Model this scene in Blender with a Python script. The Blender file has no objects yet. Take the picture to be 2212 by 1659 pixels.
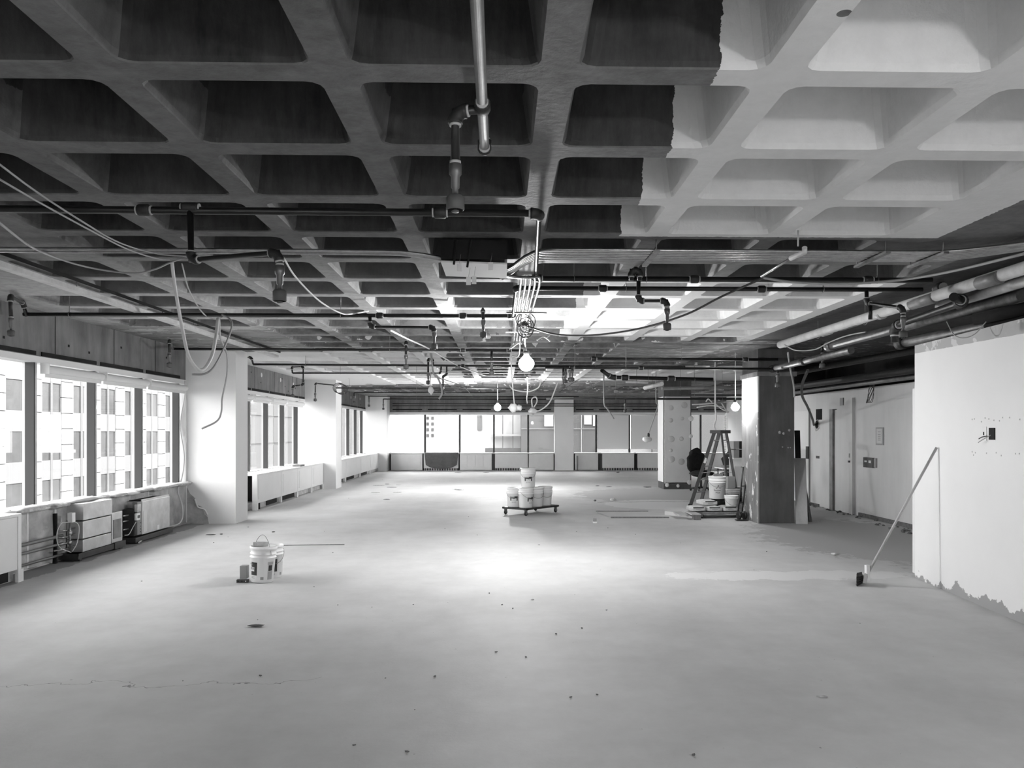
import bpy, bmesh, math, random
from mathutils import Vector, Matrix, noise as mnoise
random.seed(7)
sc = bpy.context.scene
COL = sc.collection
PI = math.pi
# ------------------------------------------------------------------ camera, light, exposure
F, CX, TH, HY, CH = 1760.0, 1127.0, -0.02435, 931.6, 1.64
cam = bpy.data.cameras.new('camera'); camo = bpy.data.objects.new('camera', cam); COL.objects.link(camo)
cam.sensor_fit = 'HORIZONTAL'; cam.sensor_width = 36.0; cam.lens = 36.0 * F / 2212.0
cam.shift_x = (1106.0 - CX) / 2212.0; cam.shift_y = (HY - 829.5) / 2212.0
cam.clip_start = 0.05; cam.clip_end = 500
camo.location = (0, 0, CH); camo.rotation_euler = (PI / 2, 0, TH)
sc.camera = camo
sc.view_settings.view_transform = 'Standard'; sc.view_settings.look = 'None'
sc.view_settings.gamma = 1.0; sc.view_settings.use_curve_mapping = False
sc.view_settings.exposure = 0.0
SKY = 12.0
W = bpy.data.worlds.new('overcast_sky'); sc.world = W; W.use_nodes = True
W.node_tree.nodes['Background'].inputs[0].default_value = (0.96, 0.96, 0.96, 1)
W.node_tree.nodes['Background'].inputs[1].default_value = SKY
LAMP_L = 930.0
cy = sc.cycles
cy.use_denoising = True; cy.max_bounces = 8; cy.diffuse_bounces = 5; cy.glossy_bounces = 3; cy.transparent_max_bounces = 12
cy.caustics_reflective = False; cy.caustics_refractive = False; cy.sample_clamp_indirect = 6.0

def P(x, y, Y):
    """world point that lies on the plane Y and is seen at pixel (x, y)"""
    r = (x - CX) / F; vx = r * math.cos(TH) - math.sin(TH); vy = r * math.sin(TH) + math.cos(TH); t = Y / vy
    return Vector((vx * t, Y, CH + (HY - y) / F * t))
def PF(x, y, z=0.0):
    """world point at height z seen at pixel (x, y)"""
    r = (x - CX) / F; vx = r * math.cos(TH) - math.sin(TH); vy = r * math.sin(TH) + math.cos(TH); t = (z - CH) * F / (HY - y)
    return Vector((vx * t, vy * t, z))

# ------------------------------------------------------------------ materials
def new_mat(name):
    m = bpy.data.materials.new(name); m.use_nodes = True
    nt = m.node_tree; b = nt.nodes['Principled BSDF']
    return m, nt, b
def mat(name, g, rough=0.7, metal=0.0, ns=None, na=0.0, bump=0.0, bscale=60.0, stretch=(1, 1, 1), spec=0.3):
    m, nt, b = new_mat(name)
    b.inputs['Base Color'].default_value = (g, g, g, 1); b.inputs['Roughness'].default_value = rough
    b.inputs['Metallic'].default_value = metal; b.inputs['Specular IOR Level'].default_value = spec
    if ns or bump:
        tc = nt.nodes.new('ShaderNodeNewGeometry')
        mp = nt.nodes.new('ShaderNodeMapping'); mp.inputs['Scale'].default_value = stretch
        nt.links.new(tc.outputs['Position'], mp.inputs['Vector'])
    if ns:
        n = nt.nodes.new('ShaderNodeTexNoise'); n.inputs['Scale'].default_value = ns; n.inputs['Detail'].default_value = 6
        n.inputs['Roughness'].default_value = 0.65
        r = nt.nodes.new('ShaderNodeMapRange'); r.inputs['From Min'].default_value = 0.3; r.inputs['From Max'].default_value = 0.7
        r.inputs['To Min'].default_value = max(0, g * (1 - na)); r.inputs['To Max'].default_value = g * (1 + na)
        nt.links.new(mp.outputs[0], n.inputs['Vector']); nt.links.new(n.outputs['Fac'], r.inputs['Value'])
        nt.links.new(r.outputs[0], b.inputs['Base Color'])
    if bump:
        n2 = nt.nodes.new('ShaderNodeTexNoise'); n2.inputs['Scale'].default_value = bscale; n2.inputs['Detail'].default_value = 4
        bp = nt.nodes.new('ShaderNodeBump'); bp.inputs['Strength'].default_value = bump; bp.inputs['Distance'].default_value = 0.01
        nt.links.new(mp.outputs[0], n2.inputs['Vector']); nt.links.new(n2.outputs['Fac'], bp.inputs['Height'])
        nt.links.new(bp.outputs[0], b.inputs['Normal'])
    return m
class NB:
    """little node expression helper"""
    def __init__(s, nt): s.nt = nt
    def new(s, t, **k):
        n = s.nt.nodes.new(t)
        for a, v in k.items(): setattr(n, a, v)
        return n
    def m(s, op, a, b=None, c=None):
        n = s.nt.nodes.new('ShaderNodeMath'); n.operation = op
        for i, v in enumerate((a, b, c)):
            if v is None: continue
            if isinstance(v, (int, float)): n.inputs[i].default_value = v
            else: s.nt.links.new(v, n.inputs[i])
        return n.outputs[0]
    def gt(s, a, b): return s.m('GREATER_THAN', a, b)
    def lt(s, a, b): return s.m('LESS_THAN', a, b)
    def mul(s, *a):
        r = a[0]
        for x in a[1:]: r = s.m('MULTIPLY', r, x)
        return r
    def mx(s, a, b): return s.m('MAXIMUM', a, b)
    def noise(s, vec, scale, detail=4, rough=0.6):
        n = s.nt.nodes.new('ShaderNodeTexNoise'); n.inputs['Scale'].default_value = scale
        n.inputs['Detail'].default_value = detail; n.inputs['Roughness'].default_value = rough
        s.nt.links.new(vec, n.inputs['Vector']); return n.outputs['Fac']
    def scale(s, vec, sx, sy, sz, loc=(0, 0, 0)):
        n = s.nt.nodes.new('ShaderNodeMapping'); n.inputs['Scale'].default_value = (sx, sy, sz); n.inputs['Location'].default_value = loc
        s.nt.links.new(vec, n.inputs['Vector']); return n.outputs[0]
    def rng(s, v, a, b, c, d):
        n = s.nt.nodes.new('ShaderNodeMapRange')
        s.nt.links.new(v, n.inputs['Value'])
        for k, x in zip(('From Min', 'From Max', 'To Min', 'To Max'), (a, b, c, d)): n.inputs[k].default_value = x
        return n.outputs[0]
    def mix(s, f, a, b):   # scalar mix
        return s.m('ADD', s.m('MULTIPLY', a, s.m('SUBTRACT', 1.0, f)) , s.m('MULTIPLY', b, f)) if not isinstance(a, (int, float)) or not isinstance(b, (int, float)) else s.rng(f, 0, 1, a, b)
def geo(nt):
    g = nt.nodes.new('ShaderNodeNewGeometry'); sp = nt.nodes.new('ShaderNodeSeparateXYZ'); nt.links.new(g.outputs['Position'], sp.inputs[0])
    sn = nt.nodes.new('ShaderNodeSeparateXYZ'); nt.links.new(g.outputs['True Normal'], sn.inputs[0])
    return g.outputs['Position'], sp.outputs, sn.outputs

ZB = 3.104
def ceiling_mat():
    m, nt, b = new_mat('waffle_paint'); N = NB(nt); pos, (X, Y, Z), (nx, ny, nz) = geo(nt)
    n1 = N.noise(pos, 1.6, 6, 0.7); n2 = N.noise(pos, 9.0, 5, 0.7); n3 = N.noise(N.scale(pos, 0.7, 5, 1), 1.5, 5)
    drip = N.noise(N.scale(pos, 7, 7, 1.0), 2.2, 5, 0.7)
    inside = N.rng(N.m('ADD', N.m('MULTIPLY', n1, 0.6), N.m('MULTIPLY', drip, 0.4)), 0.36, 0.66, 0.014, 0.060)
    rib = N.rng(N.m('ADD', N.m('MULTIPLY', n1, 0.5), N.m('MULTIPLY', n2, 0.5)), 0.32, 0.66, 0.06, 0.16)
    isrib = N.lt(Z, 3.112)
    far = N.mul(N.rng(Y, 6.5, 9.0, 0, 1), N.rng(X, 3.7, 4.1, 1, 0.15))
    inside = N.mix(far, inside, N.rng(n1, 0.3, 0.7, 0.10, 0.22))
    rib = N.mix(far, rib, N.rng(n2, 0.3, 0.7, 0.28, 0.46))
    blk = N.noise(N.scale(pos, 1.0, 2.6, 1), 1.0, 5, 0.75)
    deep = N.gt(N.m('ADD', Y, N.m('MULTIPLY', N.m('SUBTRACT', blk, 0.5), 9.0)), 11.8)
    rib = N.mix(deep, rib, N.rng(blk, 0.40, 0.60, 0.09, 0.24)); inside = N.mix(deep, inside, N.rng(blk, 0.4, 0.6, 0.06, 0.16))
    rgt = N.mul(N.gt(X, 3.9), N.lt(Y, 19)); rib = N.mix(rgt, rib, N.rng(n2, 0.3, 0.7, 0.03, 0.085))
    side = N.mul(N.gt(N.m('ABSOLUTE', nx), 0.75), N.lt(N.m('ADD', Z, N.m('MULTIPLY', n1, 0.25)), ZB + 0.36))  # coffer sides take the rib tone, painting in the lamplight they catch
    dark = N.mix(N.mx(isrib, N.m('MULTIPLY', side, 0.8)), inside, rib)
    chip = N.gt(N.noise(N.scale(pos, 5, 5, 1.6), 2.6, 5, 0.75), 0.735)
    dark = N.mix(N.mul(chip, N.lt(Y, 12)), dark, 0.42)
    # long pale flecks on the flat slab round the columns
    fl = N.gt(N.noise(N.scale(pos, 1.3, 5.0, 1), 3.4, 3, 0.5), 0.64)
    dark = N.mix(N.mul(fl, N.gt(Y, 13.0)), dark, 0.5)
    e = N.m('MULTIPLY', N.m('SUBTRACT', N.noise(pos, 14, 5, 0.7), 0.5), 0.05)
    E = N.m('MULTIPLY', N.m('SUBTRACT', N.noise(pos, 1.1, 4, 0.6), 0.5), 3.2)
    Xe = N.m('ADD', X, e); Ye = N.m('ADD', Y, e); XE = N.m('ADD', X, E); YE = N.m('ADD', Y, E)
    z1 = N.mul(N.gt(Xe, 0.88), N.lt(Xe, 3.3), N.lt(Ye, 6.10))
    z2 = N.mul(N.gt(Xe, 0.88), N.lt(Xe, 4.0), N.gt(Ye, 7.95), N.lt(Ye, 13.1))
    z3 = N.mul(N.lt(XE, -0.9), N.gt(Ye, 15.15), N.lt(YE, 25.6))
    z4 = N.mul(N.gt(XE, 0.9), N.gt(Ye, 18.4), N.lt(Ye, 23.4))
    z = N.mx(N.mx(z1, z2), N.mx(z3, z4))
    # bare spots where hangers were torn off
    vt = nt.nodes.new('ShaderNodeTexVoronoi'); vt.inputs['Scale'].default_value = 1.35; nt.links.new(pos, vt.inputs['Vector'])
    sp = N.mul(N.lt(vt.outputs['Distance'], 0.035), isrib)
    z = N.mul(z, N.m('SUBTRACT', 1.0, sp))
    white = N.rng(n2, 0.3, 0.7, 0.59, 0.65)
    c = N.mix(z, dark, white)
    nt.links.new(c, b.inputs['Base Color']); b.inputs['Roughness'].default_value = 0.65; b.inputs['Specular IOR Level'].default_value = 0.25
    bp = nt.nodes.new('ShaderNodeBump'); bp.inputs['Strength'].default_value = 0.35; bp.inputs['Distance'].default_value = 0.012
    nt.links.new(N.noise(pos, 26, 5, 0.6), bp.inputs['Height']); nt.links.new(bp.outputs[0], b.inputs['Normal'])
    return m
def floor_mat():
    m, nt, b = new_mat('dusty_concrete'); N = NB(nt); pos, (X, Y, Z), nn = geo(nt)
    a = N.noise(pos, 0.55, 6, 0.6); c = N.noise(pos, 3.2, 6, 0.7); d = N.noise(N.scale(pos, 1, 0.35, 1), 1.4, 4)
    v = N.rng(N.m('ADD', N.m('MULTIPLY', a, 0.5), N.m('ADD', N.m('MULTIPLY', c, 0.25), N.m('MULTIPLY', d, 0.25))), 0.36, 0.64, 0.46, 0.63)
    def blob(x, y, rx, ry, w):
        q = N.m('SQRT', N.m('ADD', N.m('POWER', N.m('ABSOLUTE', N.m('DIVIDE', N.m('SUBTRACT', X, x), rx)), 2.0), N.m('POWER', N.m('ABSOLUTE', N.m('DIVIDE', N.m('SUBTRACT', Y, y), ry)), 2.0)))
        q = N.m('ADD', q, N.m('MULTIPLY', N.m('SUBTRACT', c, 0.5), w)); return N.lt(q, 1.0)
    dk = N.mx(blob(4.2, 20.8, 2.3, 2.6, 1.2), blob(5.6, 12.4, 1.6, 2.6, 1.5))
    v = N.mix(dk, v, 0.42)
    v = N.mix(blob(3.6, 18.2, 1.3, 1.2, 0.5), v, 0.66)
    v = N.mix(blob(3.3, 9.2, 1.5, 0.28, 2.2), v, 0.66)
    crack = N.lt(N.m('ABSOLUTE', N.m('SUBTRACT', N.m('ADD', Y, N.m('MULTIPLY', N.noise(pos, 1.2, 5), 1.0)), 5.9)), 0.004)
    v = N.mix(N.mul(crack, N.lt(X, -1.2)), v, 0.24)
    line = N.mul(N.lt(N.m('ABSOLUTE', N.m('SUBTRACT', N.m('ADD', Y, N.m('MULTIPLY', d, 0.9)), 19.3)), 0.05), N.gt(X, 2.2), N.lt(X, 4.5))
    v = N.mix(line, v, 0.22)
    spk = N.mul(N.gt(N.noise(pos, 24, 3, 0.5), 0.755))
    v = N.mix(spk, v, 0.3)
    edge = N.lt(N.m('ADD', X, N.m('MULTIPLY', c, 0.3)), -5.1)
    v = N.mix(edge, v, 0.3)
    nt.links.new(v, b.inputs['Base Color']); b.inputs['Roughness'].default_value = 0.62; b.inputs['Specular IOR Level'].default_value = 0.3
    bp = nt.nodes.new('ShaderNodeBump'); bp.inputs['Strength'].default_value = 0.2; bp.inputs['Distance'].default_value = 0.006
    nt.links.new(N.noise(pos, 35, 5), bp.inputs['Height']); nt.links.new(bp.outputs[0], b.inputs['Normal'])
    return m
def near_wall_mat():
    m, nt, b = new_mat('torn_wall_paint'); N = NB(nt); pos, (X, Y, Z), nn = geo(nt)
    n = N.noise(pos, 5, 6, 0.65); big = N.noise(N.scale(pos, 1, 1, 0), 1.7, 3)
    h = N.m('ADD', N.m('MULTIPLY', N.rng(Y, 6.0, 8.9, 0.30, 0.03), big), N.m('MULTIPLY', N.m('SUBTRACT', n, 0.5), 0.42))
    bare = N.mul(N.lt(Z, h), N.lt(Y, 9.5))
    top = N.gt(N.m('ADD', Z, N.m('MULTIPLY', n, 0.02)), N.rng(Y, 6.5, 9.0, 2.475, 2.52))
    base = N.rng(N.noise(pos, 0.7, 4), 0.3, 0.7, 0.74, 0.80)
    mud = N.mix(N.gt(N.noise(pos, 4.2, 4), 0.56), 0.42, 0.60)
    c = N.mix(top, base, mud); c = N.mix(bare, c, 0.33)
    nt.links.new(c, b.inputs['Base Color']); b.inputs['Roughness'].default_value = 0.7; b.inputs['Specular IOR Level'].default_value = 0.2
    return m
def streak_mat(name, g, amp, zmask=None):
    """concrete or drywall with vertical streaks; zmask = (z, value) gives bare/painted flecks below z"""
    m, nt, b = new_mat(name); N = NB(nt); pos, (X, Y, Z), nn = geo(nt)
    s = N.noise(N.scale(pos, 3, 3, 0.5), 1.6, 6, 0.65); n = N.noise(pos, 2.2, 5)
    v = N.rng(N.m('ADD', N.m('MULTIPLY', s, 0.6), N.m('MULTIPLY', n, 0.4)), 0.35, 0.65, g * (1 - amp), g * (1 + amp))
    if zmask:
        z, val, thr = zmask
        fleck = N.gt(N.noise(N.scale(pos, 4, 4, 1.6), 1.5, 5, 0.7), thr)
        up = N.gt(N.m('ADD', Z, N.m('MULTIPLY', n, 0.05)), z)
        v = N.mix(N.mx(fleck, up), v, val)
    nt.links.new(v, b.inputs['Base Color']); b.inputs['Roughness'].default_value = 0.75; b.inputs['Specular IOR Level'].default_value = 0.2
    return m
def emis(name, s, g=1.0):
    m = bpy.data.materials.new(name); m.use_nodes = True; nt = m.node_tree; nt.nodes.clear()
    o = nt.nodes.new('ShaderNodeOutputMaterial'); e = nt.nodes.new('ShaderNodeEmission')
    e.inputs[0].default_value = (g, g, g, 1); e.inputs[1].default_value = s; nt.links.new(e.outputs[0], o.inputs[0]); return m
def glass_mat(name, tint=1.0, refl=0.08):
    m = bpy.data.materials.new(name); m.use_nodes = True; nt = m.node_tree; nt.nodes.clear()
    o = nt.nodes.new('ShaderNodeOutputMaterial'); t = nt.nodes.new('ShaderNodeBsdfTransparent'); t.inputs[0].default_value = (tint, tint, tint, 1)
    g = nt.nodes.new('ShaderNodeBsdfGlossy'); g.inputs['Roughness'].default_value = 0.01
    lw = nt.nodes.new('ShaderNodeLayerWeight'); lw.inputs[0].default_value = 0.5; N = NB(nt)
    fr = N.m('ADD', 0.03, N.m('MULTIPLY', N.m('POWER', lw.outputs['Facing'], 5.0), 0.5))
    mx = nt.nodes.new('ShaderNodeMixShader'); nt.links.new(fr, mx.inputs[0])
    nt.links.new(t.outputs[0], mx.inputs[1]); nt.links.new(g.outputs[0], mx.inputs[2]); nt.links.new(mx.outputs[0], o.inputs[0]); return m

M = dict(
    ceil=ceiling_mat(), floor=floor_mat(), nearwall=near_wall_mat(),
    white=mat('white_paint', 0.72, 0.65, ns=0.9, na=0.04), white2=mat('white_metal_paint', 0.72, 0.45, ns=1.5, na=0.05),
    drywall=mat('drywall', 0.60, 0.8, ns=1.6, na=0.06), mud=mat('joint_compound', 0.70, 0.8), muddk=mat('damp_joint_compound', 0.46, 0.8),
    beam=streak_mat('raw_concrete', 0.17, 0.35), darkcol=streak_mat('dark_stripped_concrete', 0.085, 0.3),
    coltorn=streak_mat('scraped_column_side', 0.19, 0.3, (2.0, 0.72, 0.60)),
    corridor=streak_mat('grey_white_wall', 0.64, 0.05), black=mat('black_steel', 0.012, 0.4, ns=9, na=0.4, spec=0.4),
    fitting=mat('cast_iron', 0.02, 0.55, ns=20, na=0.4, spec=0.4), tape=mat('thread_tape', 0.40, 0.6),
    galv=mat('galvanised_steel', 0.36, 0.30, 0.85, ns=12, na=0.25), galvd=mat('dull_galvanised_steel', 0.20, 0.45, 0.75, ns=10, na=0.35),
    brass=mat('sprinkler_body', 0.15, 0.4, 0.6), capg=mat('grey_cap', 0.09, 0.55), insul=mat('white_pipe_jacket', 0.50, 0.6, ns=6, na=0.2),
    alu=mat('window_aluminium', 0.45, 0.45, 0.1, ns=5, na=0.2), aludk=mat('dark_window_gasket', 0.03, 0.6), aluw=mat('pale_window_trim', 0.70, 0.5),
    glass=glass_mat('window_glass'), foil=mat('foil_insulation', 0.42, 0.45, 0.25, ns=3.5, na=0.35, bump=0.8, bscale=5),
    sheet=mat('sheet_metal', 0.52, 0.38, 0.55, ns=4, na=0.2), sheetd=mat('dark_sheet_metal', 0.20, 0.5, 0.3, ns=5, na=0.3),
    pan=mat('drip_pan', 0.03, 0.5, ns=8, na=0.4), cable=mat('grey_cable', 0.32, 0.5), cablew=mat('pale_cable', 0.62, 0.5), cabled=mat('dark_cable', 0.06, 0.5),
    plastic=mat('white_pail_plastic', 0.78, 0.35), plasticg=mat('grey_pail_plastic', 0.42, 0.4, ns=7, na=0.4), plasticb=mat('black_plastic', 0.015, 0.4),
    ink=mat('label_ink', 0.03, 0.5), inkg=mat('grey_label_print', 0.30, 0.5), wood=mat('bare_wood', 0.40, 0.7, ns=3, na=0.25, stretch=(1, 1, 0.15)),
    woodd=mat('weathered_wood', 0.17, 0.75, ns=4, na=0.3, stretch=(6, 6, 0.6)), fibreg=mat('ladder_fibreglass', 0.055, 0.5), stepm=mat('ladder_step_metal', 0.28, 0.4, 0.6),
    sack=mat('paper_sack', 0.52, 0.8, ns=9, na=0.2, bump=0.6, bscale=12), cloth=mat('black_upholstery', 0.012, 0.8, ns=14, na=0.5, bump=0.5, bscale=18),
    card=mat('cardboard', 0.28, 0.8), stone=mat('pale_stone_cladding', 0.24, 0.8, ns=0.6, na=0.05), spand=mat('spandrel_panel', 0.145, 0.6),
    winout=mat('reflective_window', 0.045, 0.4, 0.0, ns=0.35, na=0.6, spec=0.25), tower=mat('pale_curtain_wall', 0.12, 0.6), towerd=mat('dark_curtain_wall', 0.035, 0.4, ns=0.3, na=0.2),
    shade=mat('roller_shade_cloth', 0.78, 0.8), void=mat('void_shade_black', 0.012, 0.9, ns=2.5, na=0.7), rubble=mat('plaster_rubble', 0.50, 0.9, ns=20, na=0.4), rubbled=mat('dark_rubble', 0.14, 0.9, ns=20, na=0.4),  # void: black for truly black parts, and painted shade inside openings
    street=mat('street_asphalt', 0.10, 0.9), tower2=mat('grey_curtain_wall', 0.045, 0.5),
    bristle=mat('black_bristle', 0.02, 0.9, ns=60, na=0.5), blanket=mat('grey_moving_blanket', 0.19, 0.9, ns=8, na=0.15), thumb=mat('thin_plastic_bag', 0.66, 0.3), bulb=emis('lamp_glow', LAMP_L), bulb2=emis('small_lamp_glow', LAMP_L * 0.3), bulb3=emis('rear_lamp_glow', LAMP_L * 0.55), bulb4=emis('far_lamp_glow', LAMP_L * 1.7),
)

nt_ = M['shade'].node_tree; tl_ = nt_.nodes.new('ShaderNodeBsdfTranslucent'); tl_.inputs[0].default_value = (.55, .55, .55, 1)
ms_ = nt_.nodes.new('ShaderNodeMixShader'); ms_.inputs[0].default_value = .12; nt_.links.new(nt_.nodes['Principled BSDF'].outputs[0], ms_.inputs[1]); nt_.links.new(tl_.outputs[0], ms_.inputs[2]); nt_.links.new(ms_.outputs[0], nt_.nodes['Material Output'].inputs[0])
# ------------------------------------------------------------------ object helpers
def props(o, label=None, cat=None, group=None, kind=None):
    if label: o['label'] = label
    if cat: o['category'] = cat
    if group: o['group'] = group
    if kind: o['kind'] = kind
    return o
def empty(name, loc=(0, 0, 0), rz=0.0, label=None, cat=None, group=None, kind=None):
    o = bpy.data.objects.new(name, None); COL.objects.link(o); o.location = loc; o.rotation_euler = (0, 0, rz); o.empty_display_size = 0.1
    return props(o, label, cat, group, kind)
class B:
    """collects primitives (world or local coordinates) into one mesh"""
    def __init__(s): s.bm = bmesh.new()
    def box(s, x0, x1, y0, y1, z0, z1, rz=0.0, piv=None, bev=0.0):
        v = [s.bm.verts.new(p) for p in ((x0, y0, z0), (x1, y0, z0), (x1, y1, z0), (x0, y1, z0), (x0, y0, z1), (x1, y0, z1), (x1, y1, z1), (x0, y1, z1))]
        fs = [s.bm.faces.new([v[i] for i in q]) for q in ((0, 3, 2, 1), (4, 5, 6, 7), (0, 1, 5, 4), (1, 2, 6, 5), (2, 3, 7, 6), (3, 0, 4, 7))]
        if rz:
            c = Vector(piv) if piv else Vector(((x0 + x1) / 2, (y0 + y1) / 2, 0)); bmesh.ops.rotate(s.bm, verts=v, cent=c, matrix=Matrix.Rotation(rz, 3, 'Z'))
        if bev:
            ed = list({e for f in fs for e in f.edges}); bmesh.ops.bevel(s.bm, geom=ed, offset=bev, segments=2, affect='EDGES', profile=0.6)
        return s
    def cbox(s, c, sx, sy, sz, rot=None, bev=0.0):
        """box centred at c with size, rotated by matrix rot"""
        n0 = set(s.bm.verts); s.box(-sx / 2, sx / 2, -sy / 2, sy / 2, -sz / 2, sz / 2, bev=bev)
        vs = [v for v in s.bm.verts if v not in n0]
        for v in vs: v.co = (rot @ v.co if rot else v.co) + Vector(c)
        return s
    def beam(s, a, b, w, h, roll=0.0):
        """rectangular bar from a to b"""
        a = Vector(a); b = Vector(b); d = b - a; q = d.to_track_quat('Z', 'Y').to_matrix() @ Matrix.Rotation(roll, 3, 'Z')
        return s.cbox((a + b) / 2, w, h, d.length, q)
    def tube(s, pts, r, n=10, caps=True, closed=False):
        pts = [Vector(p) for p in pts]; rs = r if isinstance(r, (list, tuple)) else [r] * len(pts)
        rings = []; up = None
        for i, p in enumerate(pts):
            if closed: t = (pts[(i + 1) % len(pts)] - pts[i - 1])
            elif i == 0: t = pts[1] - p
            elif i == len(pts) - 1: t = p - pts[i - 1]
            else: t = (pts[i + 1] - p).normalized() + (p - pts[i - 1]).normalized()
            if t.length < 1e-9: t = Vector((0, 0, 1))
            t.normalize()
            if up is None: up = t.orthogonal().normalized()
            else:
                up = up - t * up.dot(t)
                up = up.normalized() if up.length > 1e-6 else t.orthogonal().normalized()
            w = t.cross(up); k = 1.0
            if 0 < i < len(pts) - 1 and not closed:
                c = (pts[i + 1] - p).normalized().dot((p - pts[i - 1]).normalized()); k = min(1.4, 1 / max(0.3, math.sqrt(max(0.0, (1 + c) / 2))))
            rings.append([s.bm.verts.new(p + (up * math.cos(a) + w * math.sin(a)) * rs[i]) for a in [2 * PI * j / n for j in range(n)]])
        m = len(rings)
        for i in range(m if closed else m - 1):
            A, Bn = rings[i], rings[(i + 1) % m]
            for j in range(n):
                f = s.bm.faces.new((A[j], A[(j + 1) % n], Bn[(j + 1) % n], Bn[j])); f.smooth = True
        if caps and not closed:
            s.bm.faces.new(rings[0][::-1]); s.bm.faces.new(rings[-1])
        return s
    def lathe(s, prof, c=(0, 0, 0), n=24, axis=None, capb=True, capt=True):
        """prof = [(r, z)...] turned round z, then moved to c and turned onto axis"""
        q = Vector(axis).to_track_quat('Z', 'Y').to_matrix() if axis is not None else None
        rings = []
        for r, z in prof:
            ring = []
            for j in range(n):
                a = 2 * PI * j / n; v = Vector((r * math.cos(a), r * math.sin(a), z)); v = q @ v if q else v
                ring.append(s.bm.verts.new(v + Vector(c)))
            rings.append(ring)
        for A, Bn in zip(rings, rings[1:]):
            for j in range(n):
                f = s.bm.faces.new((A[j], A[(j + 1) % n], Bn[(j + 1) % n], Bn[j])); f.smooth = True
        if capb: s.bm.faces.new(rings[0][::-1])
        if capt: s.bm.faces.new(rings[-1])
        return s
    def prism(s, outline, z0, z1):
        a = [s.bm.verts.new((x, y, z0)) for x, y in outline]; b = [s.bm.verts.new((x, y, z1)) for x, y in outline]
        s.bm.faces.new(a[::-1]); s.bm.faces.new(b); n = len(a)
        for i in range(n): s.bm.faces.new((a[i], a[(i + 1) % n], b[(i + 1) % n], b[i]))
        return s
    def blob(s, c, rx, ry, rz, amp=0.0, seed=0, sub=2, rot=None):
        n0 = set(s.bm.verts); bmesh.ops.create_icosphere(s.bm, subdivisions=sub, radius=1.0)
        for v in [v for v in s.bm.verts if v not in n0]:
            k = 1 + amp * mnoise.noise(v.co * 1.9 + Vector((seed * 7.3, seed, 0))); p = Vector((v.co.x * rx * k, v.co.y * ry * k, v.co.z * rz * k))
            v.co = (rot @ p if rot else p) + Vector(c)
        for f in s.bm.faces:
            if amp >= 0 and len(f.verts) == 3: f.smooth = True
        return s
    def done(s, name, m, parent=None, label=None, cat=None, group=None, kind=None, origin=None):
        me = bpy.data.meshes.new(name)
        bmesh.ops.recalc_face_normals(s.bm, faces=s.bm.faces)
        s.bm.to_mesh(me); s.bm.free()
        o = bpy.data.objects.new(name, me); COL.objects.link(o)
        if m: me.materials.append(M[m] if isinstance(m, str) else m)
        if parent is not None:
            o.parent = parent; W0 = parent_world(parent)
            me.transform(W0.inverted())
        elif origin is not None:
            me.transform(Matrix.Translation(-Vector(origin))); o.location = origin
        return props(o, label, cat, group, kind)
def parent_world(p):
    m = Matrix.Identity(4)
    while p is not None:
        m = (Matrix.Translation(p.location) @ p.rotation_euler.to_matrix().to_4x4()) @ m; p = p.parent
    return m
def smooth_path(pts, k=6):
    """Catmull-Rom through the points"""
    pts = [Vector(p) for p in pts]; out = []
    q = [pts[0] * 2 - pts[1]] + pts + [pts[-1] * 2 - pts[-2]]
    for i in range(1, len(q) - 2):
        for j in range(k):
            t = j / k; a, b, c, d = q[i - 1], q[i], q[i + 1], q[i + 2]
            out.append(0.5 * ((2 * b) + (c - a) * t + (2 * a - 5 * b + 4 * c - d) * t * t + (3 * b - a - 3 * c + d) * t ** 3))
    out.append(pts[-1]); return out
def copy_tree(o, parent=None, loc=None, rz=None, label=None):
    c = o.copy(); COL.objects.link(c); c.parent = parent
    if loc is not None: c.location = loc
    if rz is not None: c.rotation_euler = (0, 0, rz)
    if label: c['label'] = label
    for ch in [x for x in ALLC(o)]: copy_tree(ch, c)
    return c
def ALLC(o): return list(o.children)
def inst(o, parent, loc, rz=None, scale=None, name=None):
    c = o.copy(); COL.objects.link(c); c.parent = parent; c.location = loc
    if rz is not None: c.rotation_euler = (0, 0, rz)
    if scale is not None: c.scale = scale
    return c

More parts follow.
